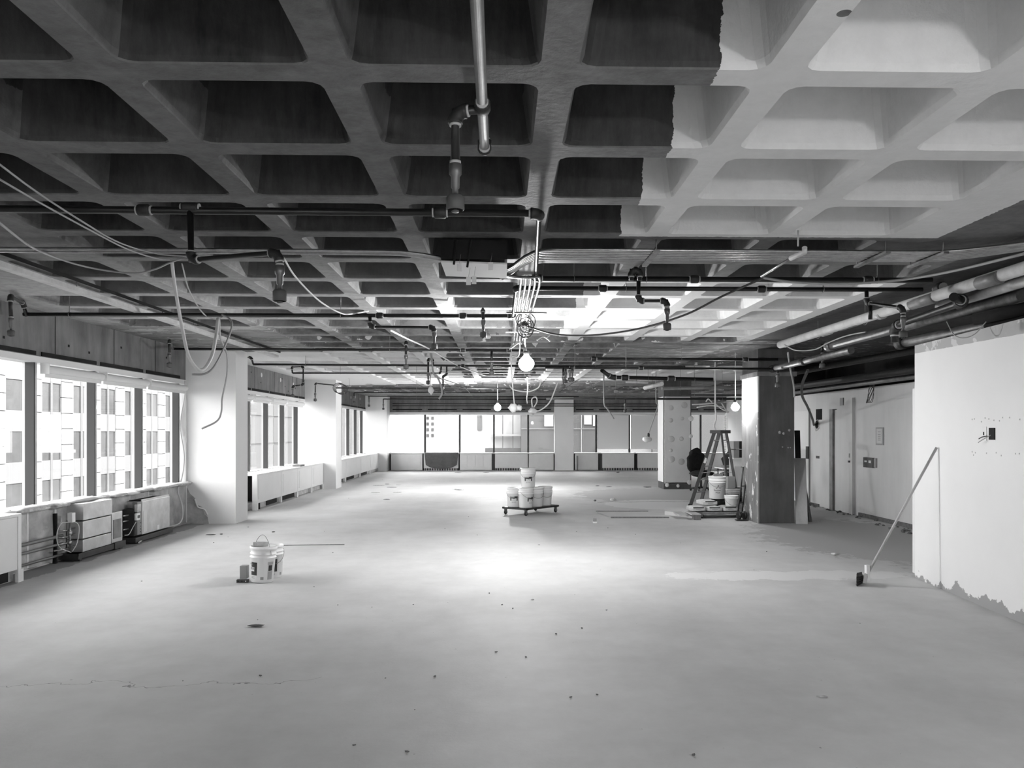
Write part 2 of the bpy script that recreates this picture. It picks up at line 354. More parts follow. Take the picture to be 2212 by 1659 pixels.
# ------------------------------------------------------------------ the shell
B().box(-7.6, 12, -6, 36, -0.12, 0).done('floor', 'floor', kind='structure')
MOD = 0.914; GX0 = 0.231; GY0 = 3.355; RIB = 0.15; DEP = 0.36
def is_solid(kx, jy):
    xc = GX0 + MOD * (kx + 0.5); yc = GY0 + MOD * (jy + 0.5)
    if kx <= -7 or kx >= 4 and yc < 17: return True
    if kx >= 9: return True
    if yc < 7.1 and (xc > 2.97 or (xc < -3.4 and yc > 3.9)): return True
    if xc < -4.3 and yc < 8.9: return True
    if 11.6 < yc < 17.4 and xc < -3.4: return True
    if 20.6 < yc < 26.2 and (xc < -3.4 or 3.0 < xc < 7): return True
    if 13.2 < yc < 17.4 and xc > 2.0: return True
    if yc > 30.8: return True
    return False
def build_ceiling():
    bm = bmesh.new()
    def arc(cx, cy, hx, hy, r, z, n=4):
        out = []
        for (sx, sy, a0) in ((1, 1, 0), (-1, 1, PI / 2), (-1, -1, PI), (1, -1, 3 * PI / 2)):
            for i in range(n):
                a = a0 + (PI / 2) * i / (n - 1); out.append(bm.verts.new((cx + sx * (hx - r) + r * math.cos(a), cy + sy * (hy - r) + r * math.sin(a), z)))
        return out
    for kx in range(-8, 13):
        for jy in range(-8, 36):
            x0 = GX0 + MOD * kx; y0 = GY0 + MOD * jy; x1 = x0 + MOD; y1 = y0 + MOD; cx = (x0 + x1) / 2; cy_ = (y0 + y1) / 2
            cs = [bm.verts.new(p) for p in ((x1, y1, ZB), (x0, y1, ZB), (x0, y0, ZB), (x1, y0, ZB))]
            if is_solid(kx, jy): bm.faces.new(cs); continue
            h = (MOD - RIB) / 2; n = 4
            lo = arc(cx, cy_, h, h, 0.07, ZB, n); mid = arc(cx, cy_, h - 0.012, h - 0.012, 0.075, ZB + 0.03, n); hi = arc(cx, cy_, h - 0.055, h - 0.055, 0.08, ZB + DEP - 0.05, n); top = arc(cx, cy_, h - 0.10, h - 0.10, 0.06, ZB + DEP, n)
            for c in range(4):
                for i in range(n - 1): bm.faces.new((cs[c], lo[c * n + i], lo[c * n + i + 1]))
                bm.faces.new((cs[c], lo[c * n + n - 1], lo[((c + 1) % 4) * n], cs[(c + 1) % 4]))
            L = len(lo)
            for A, Bq in ((lo, mid), (mid, hi), (hi, top)):
                for i in range(L):
                    bm.faces.new((A[i], A[(i + 1) % L], Bq[(i + 1) % L], Bq[i]))
            bm.faces.new(top)
    bmesh.ops.remove_doubles(bm, verts=bm.verts, dist=0.0005)
    # lid above the slab closes it
    x0, x1, y0, y1 = GX0 - 8 * MOD, GX0 + 13 * MOD, GY0 - 8 * MOD, GY0 + 36 * MOD
    v = [bm.verts.new(p) for p in ((x0, y0, 3.6), (x1, y0, 3.6), (x1, y1, 3.6), (x0, y1, 3.6))]; bm.faces.new(v)
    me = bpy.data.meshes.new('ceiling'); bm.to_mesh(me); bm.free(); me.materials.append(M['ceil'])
    o = bpy.data.objects.new('ceiling', me); COL.objects.link(o); o['kind'] = 'structure'
build_ceiling()

B().box(-300, 300, -120, 400, -18.2, -18).done('ground', 'street', kind='structure')
XW = -5.6; SILL = 0.745; HEAD = 2.50
# left wall: low wall under the windows, beam over them
wl = B().box(XW - 0.35, XW, -6, 35, 0, SILL - 0.05).done('wall_left', 'drywall', kind='structure')
bl = B().box(XW - 0.35, XW, -6, 34.6, HEAD + 0.04, ZB + 0.01).done('trim_1', 'beam', kind='structure')
# vertical form joints and anchor holes in the beam (real shallow pieces)
jb = B()
for y in [7.4, 9.1, 10.35, 11.9, 13.3, 16.9, 18.6, 20.2, 21.9, 26.5, 28.2, 30.1, 32]:
    jb.box(XW - 0.002, XW + 0.004, y, y + 0.012, HEAD + 0.1, ZB)
jb.done('form_joint', 'void', parent=bl)
hb = B()
for i in range(26):
    y = random.uniform(7.5, 33); z = random.uniform(HEAD + 0.15, ZB - 0.1); hb.box(XW - 0.002, XW + 0.005, y, y + 0.035, z, z + 0.03)
hb.done('anchor_hole', 'void', parent=bl, kind='stuff')
for i in range(14):
    y = 17 + i * 1.2 + random.uniform(-.3, .3); z = random.uniform(2.85, 3.0)
    if 23 < y < 24.4: continue
    B().lathe([(0.001, 0), (0.055, 0.0), (0.05, 0.006), (0.001, 0.008)], (XW, y, z), 10, axis=(1, 0, 0)).done('patch', 'drywall', parent=bl)

def window_bay(idx, y0, y1, mull, shades=()):
    w = empty('window_%d' % idx, (XW - 0.12, (y0 + y1) / 2, SILL), kind='structure')
    xs = XW - 0.15
    B().box(XW - 0.2, XW + 0.01, y0, y1, HEAD - 0.03, HEAD + 0.045).done('head_frame', 'aluw', parent=w)
    B().box(XW - 0.2, XW + 0.01, y0, y1, SILL - 0.06, SILL).done('sill_frame', 'aluw', parent=w)
    # dark slots above the head, one per light
    ys = sorted([y0] + list(mull) + [y1])
    for a, b in zip(ys, ys[1:]):
        if b - a < 0.25: continue
        B().box(XW - 0.02, XW + 0.012, a + 0.06, b - 0.06, HEAD + 0.055, HEAD + 0.105).done('slot', 'void', parent=w)
        B().box(xs - 0.012, xs, a, b, SILL, HEAD - 0.03).done('pane', 'glass', parent=w)
    for y in mull:
        mo = B().box(XW - 0.17, XW - 0.03, y - 0.03, y + 0.03, SILL, HEAD - 0.03).done('mullion', 'alu', parent=w)
        B().box(XW - 0.13, XW - 0.022, y - 0.05, y - 0.036, SILL, HEAD - 0.03).box(XW - 0.05, XW - 0.022, y - 0.036, y - 0.022, SILL, HEAD - 0.03).done('gasket', 'aludk', parent=mo)
    for k, (a, b, lab) in enumerate(shades):
        s = empty('roller_shade', (XW + 0.02, (a + b) / 2, HEAD - 0.13), label=lab, cat='blind')
        B().lathe([(0.048, 0), (0.05, 0.01), (0.05, b - a - 0.05), (0.048, b - a - 0.04)], (XW + 0.035, a + 0.02, HEAD - 0.10), 16, axis=(0, 1, 0)).done('shade_roll', 'shade', parent=s)
        B().box(XW + 0.02, XW + 0.03, a + 0.03, b - 0.03, HEAD - 0.20, HEAD - 0.09).done('hem', 'shade', parent=s)
        B().box(XW - 0.02, XW + 0.09, a - 0.002, a + 0.012, HEAD - 0.16, HEAD - 0.03).done('bracket', 'aluw', parent=s)
    return w
B().box(XW - 0.35, XW, -6, 7.0, SILL - 0.05, HEAD + 0.04).done('wall_left_blocker', 'drywall', kind='structure')  # unseen solid wall added to keep window daylight off the near area
window_bay(1, 7.0, 14.57, [8.52, 9.98, 11.44, 12.90, 14.36],
    [(10.06, 11.5, 'rolled up white roller blind at the window head, nearest of the left-hand row'), (11.52, 12.94, 'rolled up white roller blind, middle one over the near left windows'), (12.96, 14.50, 'rolled up white roller blind ending beside the near white column')])
window_bay(2, 15.3, 23.3, [16.9, 18.35, 19.75, 21.2, 22.6],
    [(16.95, 18.3, 'short white roller blind above the second window bay, nearest the near column'), (18.4, 19.7, 'short white roller blind above the second window bay, second from the near column'), (19.8, 21.1, 'short white roller blind above the second window bay, third from the near column'), (21.2, 23.0, 'short white roller blind above the second window bay, beside the middle column')])
window_bay(3, 24.1, 33.6, [25.9, 27.3, 28.8, 30.2, 31.7, 33.1])
# jamb trims on the room side of the first bay
B().box(XW - 0.1, XW + 0.03, 14.50, 14.57, SILL, HEAD).done('trim_2', 'aluw', kind='structure')

# white columns along the left wall
for i, (y0, y1, lab) in enumerate([(14.57, 15.25, 'white square column nearest the camera on the left wall'), (23.3, 24.1, 'white square column on the left wall, second from the camera'), (33.55, 34.45, 'white corner column where the left and far walls meet')]):
    c = empty('column', (-5.15, (y0 + y1) / 2, 0), label=lab, cat='column')
    B().box(XW - 0.2, -4.72, y0, y1, 0, ZB + 0.005).done('shaft', 'white', parent=c)
    if i == 0:
        # torn drywall at its foot, window side
        B().prism([(-5.59, 0.0), (-5.18, 0.0), (-5.2, 0.10), (-5.27, 0.16), (-5.33, 0.30), (-5.42, 0.33), (-5.44, 0.45), (-5.52, 0.5), (-5.59, 0.66)], -0.012, 0).bm.free()
        bb = B(); o_ = [(-5.59, 0.0), (-5.19, 0.0), (-5.21, 0.12), (-5.27, 0.17), (-5.31, 0.30), (-5.40, 0.34), (-5.43, 0.46), (-5.52, 0.53), (-5.59, 0.69)]
        a = [bb.bm.verts.new((x, y0 - 0.012, z)) for x, z in o_]; b_ = [bb.bm.verts.new((x, y0 + 0.01, z)) for x, z in o_]
        bb.bm.faces.new(a)
        for q in range(len(a)): bb.bm.faces.new((a[q], a[(q + 1) % len(a)], b_[(q + 1) % len(a)], b_[q]))
        bb.done('torn_patch', 'foil', parent=c)
        B().tube(smooth_path([(-5.2, y0 - 0.03, 0.16), (-5.26, y0 - 0.05, 0.27), (-5.36, y0 - 0.06, 0.30), (-5.42, y0 - 0.04, 0.44)], 3), 0.014, 5).done('paper_flap', 'mud', parent=c)

# far wall with its windows
YF = 34.45
B().box(XW, 12, YF, YF + 0.35, 0, SILL - 0.05).box(XW, 12, YF, YF + 0.3, 2.43, ZB).done('wall_far', 'beam', kind='structure')
def far_window(idx, x0, x1, mull, shades=()):
    w = empty('window_%d' % idx, ((x0 + x1) / 2, YF, SILL), kind='structure')
    B().box(x0, x1, YF - 0.02, YF + 0.15, 2.34, 2.44).done('head_frame', 'aluw', parent=w)
    B().box(x0, x1, YF - 0.05, YF + 0.15, SILL - 0.06, SILL).done('sill_frame', 'aluw', parent=w)
    xs = [x0] + list(mull) + [x1]
    for a, b in zip(xs, xs[1:]):
        B().box(a, b, YF + 0.12, YF + 0.13, SILL, 2.34).done('pane', 'glass', parent=w)
        B().box(a + 0.12, b - 0.12, YF - 0.025, YF + 0.01, 2.53, 2.58).done('slot', 'void', parent=w)
    for x in mull: B().box(x - 0.035, x + 0.035, YF + 0.02, YF + 0.14, SILL, 2.34).done('mullion', 'aludk', parent=w)
    for a, b, z0, lab in shades:
        s = empty('roller_shade', ((a + b) / 2, YF, 2.3), label=lab, cat='blind')
        B().box(a, b, YF + 0.0, YF + 0.006, z0, 2.34).done('shade_cloth', 'shade', parent=s)
        B().lathe([(0.03, 0), (0.03, b - a)], (a, YF + 0.0, 2.34), 10, axis=(1, 0, 0)).done('shade_roll', 'shade', parent=s)
    return w
def fx(px): return P(px, 900, YF).x
far_window(4, -4.72, fx(1196), [fx(918), fx(993), fx(1067), fx(1141)])
far_window(5, fx(1238), 9.5, [fx(1288), fx(1360), fx(1432), fx(1514)],
    [(fx(1291), fx(1358), P(0, 971, YF).z, 'lowered pale roller blind, left one of the two right of the far pier'), (fx(1362), fx(1430), P(0, 971, YF).z, 'lowered pale roller blind behind the taped pillar, right of the other')])
pc = empty('column', (fx(1217), 34.2, 0), label='white square pier between the far windows', cat='column')
B().box(fx(1197), fx(1237.5), 34.1, YF + 0.1, 0, ZB).done('shaft', 'white', parent=pc)
# white corner return and louvre strip at the far right
B().box(9.55, 9.9, 21.0, YF - 0.01, 0, ZB).done('wall_corner', 'white', kind='structure')
lv = empty('louvre_strip', (fx(1567), YF - 0.1, 0.8), label='narrow slatted grille strip beside the far right corner', cat='grille')
for k in range(34):
    z = 0.78 + k * 0.045
    if k == 0: slat0 = B().box(fx(1563), fx(1572), YF - 0.12, YF - 0.06, z, z + 0.022).done('slat', 'mud', parent=lv)
    else: inst(slat0, lv, slat0.location + Vector((0, 0, k * 0.045)))

# back and near right walls
B().box(-7, 8, -5.6, -5.4, 0, ZB).done('wall_back', 'white', kind='structure')
wr = empty('wall_right', (4.62, 8.98, 0), kind='structure')
NWA = Vector((4.625, 9.02)); NWB = Vector((3.33, -5.5)); ndir = (NWB - NWA).normalized(); nrm = Vector((-ndir.y, ndir.x)) * 1.0
if nrm.x < 0: nrm = -nrm
def nw(t, off, z):   # point on near right wall: t metres towards camera from its end, off outwards from its face
    p = NWA + ndir * t - nrm * off; return Vector((p.x, p.y, z))
bb = B(); o1 = [NWA, NWB, NWB + nrm * 0.16, NWA + nrm * 0.16]; bb.prism([(p.x, p.y) for p in o1], 0, 2.60)
bb.done('wall_panel', 'nearwall', parent=wr)
bb = B(); e1 = NWA + ndir * 0.0; bb.prism([(NWA.x, NWA.y), (NWA.x + 0.04, NWA.y + 0.001), (NWA.x + 0.04, NWA.y + 0.05), (NWA.x, NWA.y + 0.05)], 0.05, 2.12); bb.done('corner_bead', 'white', parent=wr)
B().box(4.75, 12, 9.02, 9.18, 0, 2.60).done('wall_return', 'corridor', kind='structure')
# corridor wall
XR = 6.92
def xr(Y): return 6.92
wc = B().box(XR, XR + 0.2, 9.2, 21.0, 0, 2.47).done('wall_corridor', 'corridor', kind='structure')
B().box(XR + 0.2, 9.6, 20.8, 21.0, 0, ZB).done('wall_cross', 'white', kind='structure')
B().box(XR + 0.21, XR + 0.5, -5.5, 20.75, 0, 3.1).done('wall_outer', 'void', kind='structure')  # black backing painted for the dark void past the corridor wall
B().box(XR - 0.03, XR, 9.2, 15.6, 0, 0.07).box(XR - 0.02, XR, 17.6, 24, 0, 0.05).done('baseboard_right', 'rubbled', kind='structure')

# corridor door
d = empty('door_1', (XR, 16.3, 0), kind='structure')
B().box(XR - 0.045, XR + 0.01, 15.87, 16.68, 0.01, 2.08).done('door_leaf', 'corridor', parent=d)
B().box(XR - 0.09, XR + 0.01, 16.68, 16.84, 0, 2.10).done('door_frame', 'sheetd', parent=d)
B().box(XR - 0.06, XR + 0.01, 15.80, 15.865, 0, 2.30).done('door_jamb', 'corridor', parent=d)
B().box(XR - 0.05, XR - 0.042, 15.85, 15.872, 0, 2.2).done('door_gap', 'void', parent=d)
hd = B().box(XR - 0.065, XR - 0.045, 15.93, 15.99, 1.02, 1.06).done('door_handle', 'cabled', parent=d)
B().box(XR - 0.052, XR - 0.044, 15.94, 15.98, 1.12, 1.2).done('lock_plate', 'inkg', parent=d)
d2 = empty('door_2', (XR, 19.3, 0), kind='structure')
B().box(XR - 0.03, XR + 0.01, 18.16, 19.1, 0.01, 2.1).done('door_leaf', 'white', parent=d2)
B().box(XR - 0.035, XR + 0.0, 18.12, 18.15, 0, 2.15).done('door_gap', 'inkg', parent=d2)
B().box(XR - 0.06, XR - 0.03, 18.12, 18.24, 1.02, 1.3).done('lock', 'cabled', parent=d2)
B().box(XR - 0.10, XR + 0.01, 19.1, 19.35, 0, 2.0).done('door_frame', 'corridor', parent=d2)

# ------------------------------------------------------------------ right-hand columns
c = empty('column', (4.9, 14.9, 0), label='dark stripped concrete column beside the stepladder', cat='column')
B().box(4.56, 5.21, 14.4, 15.35, 0, ZB).done('shaft', 'darkcol', parent=c)
B().box(4.552, 4.561, 14.38, 15.35, 0, 2.62).done('scraped_side', 'coltorn', parent=c)
B().box(4.548, 4.575, 14.385, 14.40, 0, 2.62).done('corner_edge', 'muddk', parent=c)
B().box(4.53, 5.24, 14.35, 15.4, 2.62, 2.70).done('collar', 'beam', parent=c)
fr = B()
for (x, z, s) in [(4.95, 1.62, .03), (5.02, 1.6, .025), (5.12, 1.66, .025), (5.0, 1.36, .015), (5.1, 1.35, .015), (5.14, 1.35, .012)]:
    fr.lathe([(0.0005, 0), (s, 0), (s * .9, .004), (0.0005, .005)], (x, 14.399, z), 8, axis=(0, -1, 0))
fr.done('plaster_daub', 'inkg', parent=c, kind='stuff')
c = empty('column', (4.95, 23.3, 0), label='patched drywall pillar standing behind the stepladder', cat='column')
B().box(4.58, 5.36, 22.95, 23.75, 0, ZB).done('core', 'darkcol', parent=c)
B().box(4.60, 5.33, 22.92, 22.96, 0.16, 2.62).done('front_board', 'drywall', parent=c)
B().box(4.565, 4.595, 22.97, 23.75, 0.2, 2.62).done('side_board', 'drywall', parent=c)
B().box(4.62, 5.30, 22.92, 22.95, 0.155, 0.19).done('board_edge', 'muddk', parent=c)
for (x, z, s) in [(4.78, 2.3, .07), (5.16, 2.38, .09), (4.78, 1.95, .06), (4.79, 1.42, .09), (5.08, 1.43, .06), (4.80, .85, .09), (5.08, .78, .09), (4.78, 1.1, .05), (5.1, 2.0, .05)]:
    B().lathe([(0.0005, 0), (s, 0), (s * .93, .003), (0.0005, .004)], (x, 22.919, z), 12, axis=(0, -1, 0)).done('joint_spot', 'muddk', parent=c)
for (x, z, s) in [(4.67, .12, .06), (4.98, .1, .05), (5.30, .2, .07), (5.34, .95, .06), (5.34, 1.5, .06), (5.34, 2.0, .08)]:
    B().lathe([(0.0005, 0), (s, 0), (s * .9, .003), (0.0005, .004)], (x, 22.914, z), 10, axis=(0, -1, 0)).done('mud_spot', 'mud', parent=c)

# ------------------------------------------------------------------ buildings outside
ob = empty('office_building', (-33, 60, -12), label='stone-clad office block with paired windows seen through the near left windows', cat='building')
B().box(-36, -33.35, 38, 95, -16, 13).done('wall', 'spand', parent=ob)
BAY = 4.3; y_first = 59.5; FL = 3.42
sp = sw = ss = sf = None
for bi in range(-4, 9):
    yb = y_first + bi * BAY
    for fl in range(-2, 4):
        zh = 1.58 + fl * 3.55   # window head height
        for wi in (0, 1.45):
            if bi < 0 and wi > 0: continue
            wd = 1.0 if bi >= 0 else 2.5
            if bi >= 0:
                if sw is None: sw = B().box(-33.3, -33.2, yb + wi, yb + wi + 1.15, zh - 2.05, zh).done('window', 'winout', parent=ob); base = (sw.location.copy(), yb + wi, zh)
                else: inst(sw, ob, base[0] + Vector((0, yb + wi - base[1], zh - base[2])))
            else:
                if sf is None: sf = B().box(-33.3, -33.2, yb, yb + 2.5, zh - 2.05, zh).done('window', 'winout', parent=ob); basef = (sf.location.copy(), yb, zh)
                else: inst(sf, ob, basef[0] + Vector((0, yb - basef[1], zh - basef[2])))
        # spandrel under the window and mullion strip between the pair
        if ss is None:
            ss = B().box(-33.3, -33.14, yb, yb + 2.6, zh - 3.5, zh - 2.06).done('spandrel_panel', 'spand', parent=ob); bs = (ss.location.copy(), yb, zh)
        else: inst(ss, ob, bs[0] + Vector((0, yb - bs[1], zh - bs[2])))
        for k in range(3):
            z0 = zh - 2.1 + k * 1.183
            if sp is None: sp = B().box(-33.3, -33.08, yb + 2.63, yb + 4.27, z0 + 0.0, z0 + 1.13).done('stone_panel', 'stone', parent=ob); bp_ = (sp.location.copy(), yb, z0)
            else: inst(sp, ob, bp_[0] + Vector((0, yb - bp_[1], z0 - bp_[2])))
    if bi >= 0: B().box(-33.3, -33.12, yb + 1.16, yb + 1.44, -8, 14).done('rib_strip', 'tower', parent=ob)
tb = empty('glass_building', (-30, 120, -12), label='pale curtain wall building seen through the second and third left window bays', cat='building')
B().box(-34, -31, 100, 148, -16, 20).done('wall', 'tower', parent=tb)
g0 = None
for k in range(9):
    yb = 101 + k * 5
    for fl in range(-1, 4):
        z = -3.5 + fl * 3.6
        if g0 is None: g0 = B().box(-31, -30.85, yb, yb + 4.8, z, z + 3.3).done('facade_panel', 'tower', parent=tb); gl = g0.location.copy(); gy, gz = yb, z
        else: inst(g0, tb, gl + Vector((0, yb - gy, z - gz)))
wb = empty('white_tower', (-20, 150, -20), label='hazy white tower beyond the far left window', cat='building')
B().box(-40, -2.5, 150, 170, -30, 45).done('wall', 'stone', parent=wb)
w0 = None
for (px, py) in [(x, y) for x in (924, 934.5) for y in (903, 915.5, 928, 940.5)]:
    q = P(px, py, 149.9)
    if w0 is None: w0 = B().box(q.x - .22, q.x + .22, 149.85, 150.1, q.z - .25, q.z + .25).done('window', 'winout', parent=wb); wl0 = w0.location.copy(); wq = q
    else: inst(w0, wb, wl0 + (q - wq))
fbld = empty('far_building', (3, 56, -10), label='dark clad building across the street beyond the far right windows', cat='building')
def fp(px, py, Y=56.0): return P(px, py, Y)
def fbox(name, m, x0, x1, y0, y1, Y=56.0, t=0.4):
    a = fp(x0, y1, Y); b = fp(x1, y0, Y); return B().box(a.x, b.x, Y, Y + t, a.z, b.z).done(name, m, parent=fbld)
fbox('wall', 'stone', 1030, 1125, 780, 1100, 58, 1)
fbox('cladding', 'towerd', 1125.5, 1292, 780, 1100, 56.5, 2)
fbox('cladding', 'tower2', 1410, 1575, 780, 1100, 55.5, 3)
fbox('window', 'winout', 1031, 1041, 897, 929, 57.8)
fbox('floor_slab', 'spand', 1060, 1125, 938, 942, 57, .8)
for px in (1085, 1107): fbox('post', 'towerd', px, px + 2, 890, 968, 57.2, .2)
fbox('plinth', 'towerd', 1048, 1125, 968, 990, 57.2, .5)
fbox('window', 'stone', 1176, 1195, 893, 921, 56.3); fbox('window', 'stone', 1262, 1278, 897, 917, 56.3); fbox('window', 'stone', 1281, 1289, 897, 920, 56.3)
for y in (926,): fbox('joint', 'tower', 1125.5, 1290, y, y + 1.2, 56.4, .2)
fbox('joint', 'tower', 1255, 1257, 895, 985, 56.4, .2)
fbox('ledge', 'tower', 1290, 1440, 969, 985, 56, .5)

# ------------------------------------------------------------------ enclosures under the windows
def enclosure(y0, y1, xf, lab, splits, openings, top=SILL - 0.0, depth=0.42):
    e = empty('radiator_enclosure', (xf, (y0 + y1) / 2, 0), label=lab, cat='radiator cover', group=None)
    ys = [y0] + splits + [y1]
    B().box(xf - depth, xf + 0.012, y0, y1, top - 0.03, top).done('top_panel', 'white2', parent=e)
    for a, b in zip(ys, ys[1:]):
        B().box(xf - 0.02, xf, a + 0.006, b - 0.006, 0.14, top - 0.035, bev=0.003).done('front_panel', 'white2', parent=e)
        if b - a > 0.9: B().box(xf - 0.001, xf + 0.006, a + 0.14, b - 0.14, 0.22, top - 0.1, bev=0.002).done('raised_panel', 'white2', parent=e)
    for y in ys: B().box(xf - 0.03, xf + 0.004, y - 0.05, y + 0.05, 0, 0.14).done('foot', 'white2', parent=e)
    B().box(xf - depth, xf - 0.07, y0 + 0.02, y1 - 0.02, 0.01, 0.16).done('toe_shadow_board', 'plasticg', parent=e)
    for (a, b) in openings: B().box(xf - 0.075, xf - 0.062, a, b, 0.02, 0.13).done('vent_opening', 'void', parent=e)
    return e
e1 = enclosure(7.6, 9.02, -5.25, 'white radiator enclosure cut off at the left edge of the picture', [8.3], [(8.35, 8.9)])
B().box(-5.26, -5.24, 8.96, 9.02, 0, SILL - 0.03).done('end_post', 'white2', parent=e1)
e2 = enclosure(17.0, 23.28, -5.08, 'long white radiator enclosure with open end under the second window bay', [18.9, 20.4, 21.9], [(17.9, 18.75), (19.0, 20.3)])
B().box(-5.5, -5.1, 17.3, 17.32, 0, 0.7).done('dark_interior', 'void', parent=e2)  # black sheet paints the shade inside the open end
B().box(-5.16, -5.06, 16.97, 17.06, 0, SILL).done('end_post', 'white2', parent=e2)
enclosure(24.15, 33.5, -5.05, 'white radiator enclosure under the third window bay on the left wall', [26.5, 29.2, 31.4], [(24.6, 26.3), (26.7, 28.3), (29.3, 31)])
def far_enclosure(px0, px1, lab, vent=False, panels=0):
    x0, x1 = fx(px0), fx(px1); y = YF - 0.42
    e = empty('radiator_enclosure', ((x0 + x1) / 2, y, 0), label=lab, cat='radiator cover')
    B().box(x0, x1, y, YF, SILL - 0.04, SILL - 0.005).done('top_panel', 'white2', parent=e)
    B().box(x0 + 0.01, x1 - 0.01, y + 0.005, y + 0.03, 0.1 if vent else 0.02, SILL - 0.05, bev=0.004).done('front_panel', 'drywall', parent=e)
    if vent:
        B().box(x0 + 0.02, x1 - 0.02, y + 0.04, y + 0.05, 0.0, 0.12).done('vent_recess', 'void', parent=e)
        n = int((x1 - x0) / 0.07); bb = B()
        for i in range(n): bb.box(x0 + 0.04 + i * 0.07, x0 + 0.062 + i * 0.07, y + 0.01, y + 0.03, 0.0, 0.1)
        bb.done('vent_teeth', 'drywall', parent=e, kind='stuff')
    for i in range(panels):
        a = x0 + (x1 - x0) * (i + 0.08) / panels; b = x0 + (x1 - x0) * (i + 0.92) / panels
        B().box(a, b, y - 0.004, y + 0.005, 0.16, SILL - 0.1, bev=0.003).done('raised_panel', 'drywall', parent=e)
far_enclosure(847, 915, 'white radiator enclosure at the left end of the far wall', False, 1)
far_enclosure(917, 992, 'white radiator enclosure mostly hidden by the grey blanket on the far wall', True)
far_enclosure(994, 1063, 'panelled white radiator enclosure right of the grey blanket', False, 4)
far_enclosure(1069, 1140, 'white radiator enclosure with toothed vent behind the stacked pails', True)
far_enclosure(1141, 1195, 'plain white radiator enclosure left of the far pier', False, 1)
far_enclosure(1240, 1290, 'plain white radiator enclosure just right of the far pier', False, 1)
far_enclosure(1298, 1367, 'white radiator enclosure with toothed vent, second right of the far pier', True)
far_enclosure(1373, 1440, 'white radiator enclosure with toothed vent partly behind the patched pillar', True)
far_enclosure(1494, 1568, 'white radiator enclosure behind the stepladder at the far wall', False, 1)
# moving blanket over one of them
bb = B(); x0, x1 = fx(919), fx(991); y = YF - 0.44
nx_ = 18; nz_ = 8; grid = []
for j in range(nz_ + 1):
    row = []
    for i in range(nx_ + 1):
        u = i / nx_; v = j / nz_; sag = 0.16 * v * (abs(2 * u - 1) ** 3) * (1 if u < .5 else 1)
        x = x0 + (x1 - x0) * u + (0.06 * v * (1 - 2 * u)); z = SILL + 0.01 - (SILL - 0.07) * v + sag * v
        row.append(bb.bm.verts.new((x, y - 0.02 - 0.015 * math.sin(u * 17) * v, z)))
    grid.append(row)
for j in range(nz_):
    for i in range(nx_): bb.bm.faces.new((grid[j][i], grid[j][i + 1], grid[j + 1][i + 1], grid[j + 1][i])).smooth = True
bmesh.ops.solidify(bb.bm, geom=bb.bm.faces[:], thickness=0.012)
bb.done('blanket', 'blanket', label='dark grey moving blanket hung over the far radiator enclosure', cat='blanket')
# light boards and wood leaning at the right of the far pier
B().box(fx(1243), fx(1246), 33.9, 33.95, 0.0, 0.62).done('wood_strip', 'woodd', label='thin upright dark strip leaning by the foot of the far pier', cat='board', origin=(fx(1244.5), 33.92, 0))
B().box(-5.3, -5.1, 20.75, 21.2, SILL, SILL + 0.04).done('offcut', 'woodd', label='dark offcut lying on the second bay radiator enclosure', cat='offcut', origin=(-5.2, 21, SILL))

# ------------------------------------------------------------------ bare wall under first bay: foil, rubble ledge, pipes
fo = empty('insulation', (XW, 11.5, 0), label='crumpled foil-faced insulation under the near left windows', cat='insulation')
y = 9.1; k = 0
while y < 14.5:
    w = random.uniform(0.55, 0.95); y1 = min(y + w, 14.54)
    bb = B(); n = 6; g = []
    for j in range(6):
        row = []
        for i in range(n + 1):
            yy = y + (y1 - y) * i / n; zz = 0.03 + 0.66 * j / 5
            row.append(bb.bm.verts.new((XW + 0.02 + 0.035 * (1 + mnoise.noise(Vector((yy * 3, zz * 4, k)))) * (0 < i < n), yy, zz)))
        g.append(row)
    for j in range(5):
        for i in range(n): bb.bm.faces.new((g[j][i], g[j][i + 1], g[j + 1][i + 1], g[j + 1][i])).smooth = True
    bb.done('foil_sheet', 'foil', parent=fo)
    B().box(XW + 0.015, XW + 0.028, y1 - 0.02, y1 + 0.02, 0.03, 0.7).done('foil_tape', 'mud', parent=fo)
    y = y1; k += 1
lg = empty('foam_ledge', (XW, 11.5, SILL), label='broken foam and plaster ledge along the near left window sill', cat='debris')
y = 9.0; k = 0
while y < 13.95:
    w = random.uniform(0.35, 0.8); bb = B()
    bb.blob((XW + 0.055, y + w / 2, SILL - 0.03 + random.uniform(-.01, .02)), 0.10 + random.uniform(0, .04), w * 0.55, 0.035, 0.6, k, 2); bb.done('foam_chunk', 'rubble' if k % 3 else 'mud', parent=lg); y += w * 0.92; k += 1
hp = empty('heating_pipes', (-5.5, 9.9, 0.2), label='three bare heating pipes along the wall left of the fan coil unit', cat='pipes')
for z, r in ((0.335, .022), (0.235, .018), (0.10, .016)): B().tube([(-5.50, 9.05, z), (-5.50, 10.33, z)], r, 8).done('pipe', 'sheetd', parent=hp)
B().box(-5.56, -5.52, 10.22, 10.26, 0, 0.62).done('bracket', 'void', parent=hp)

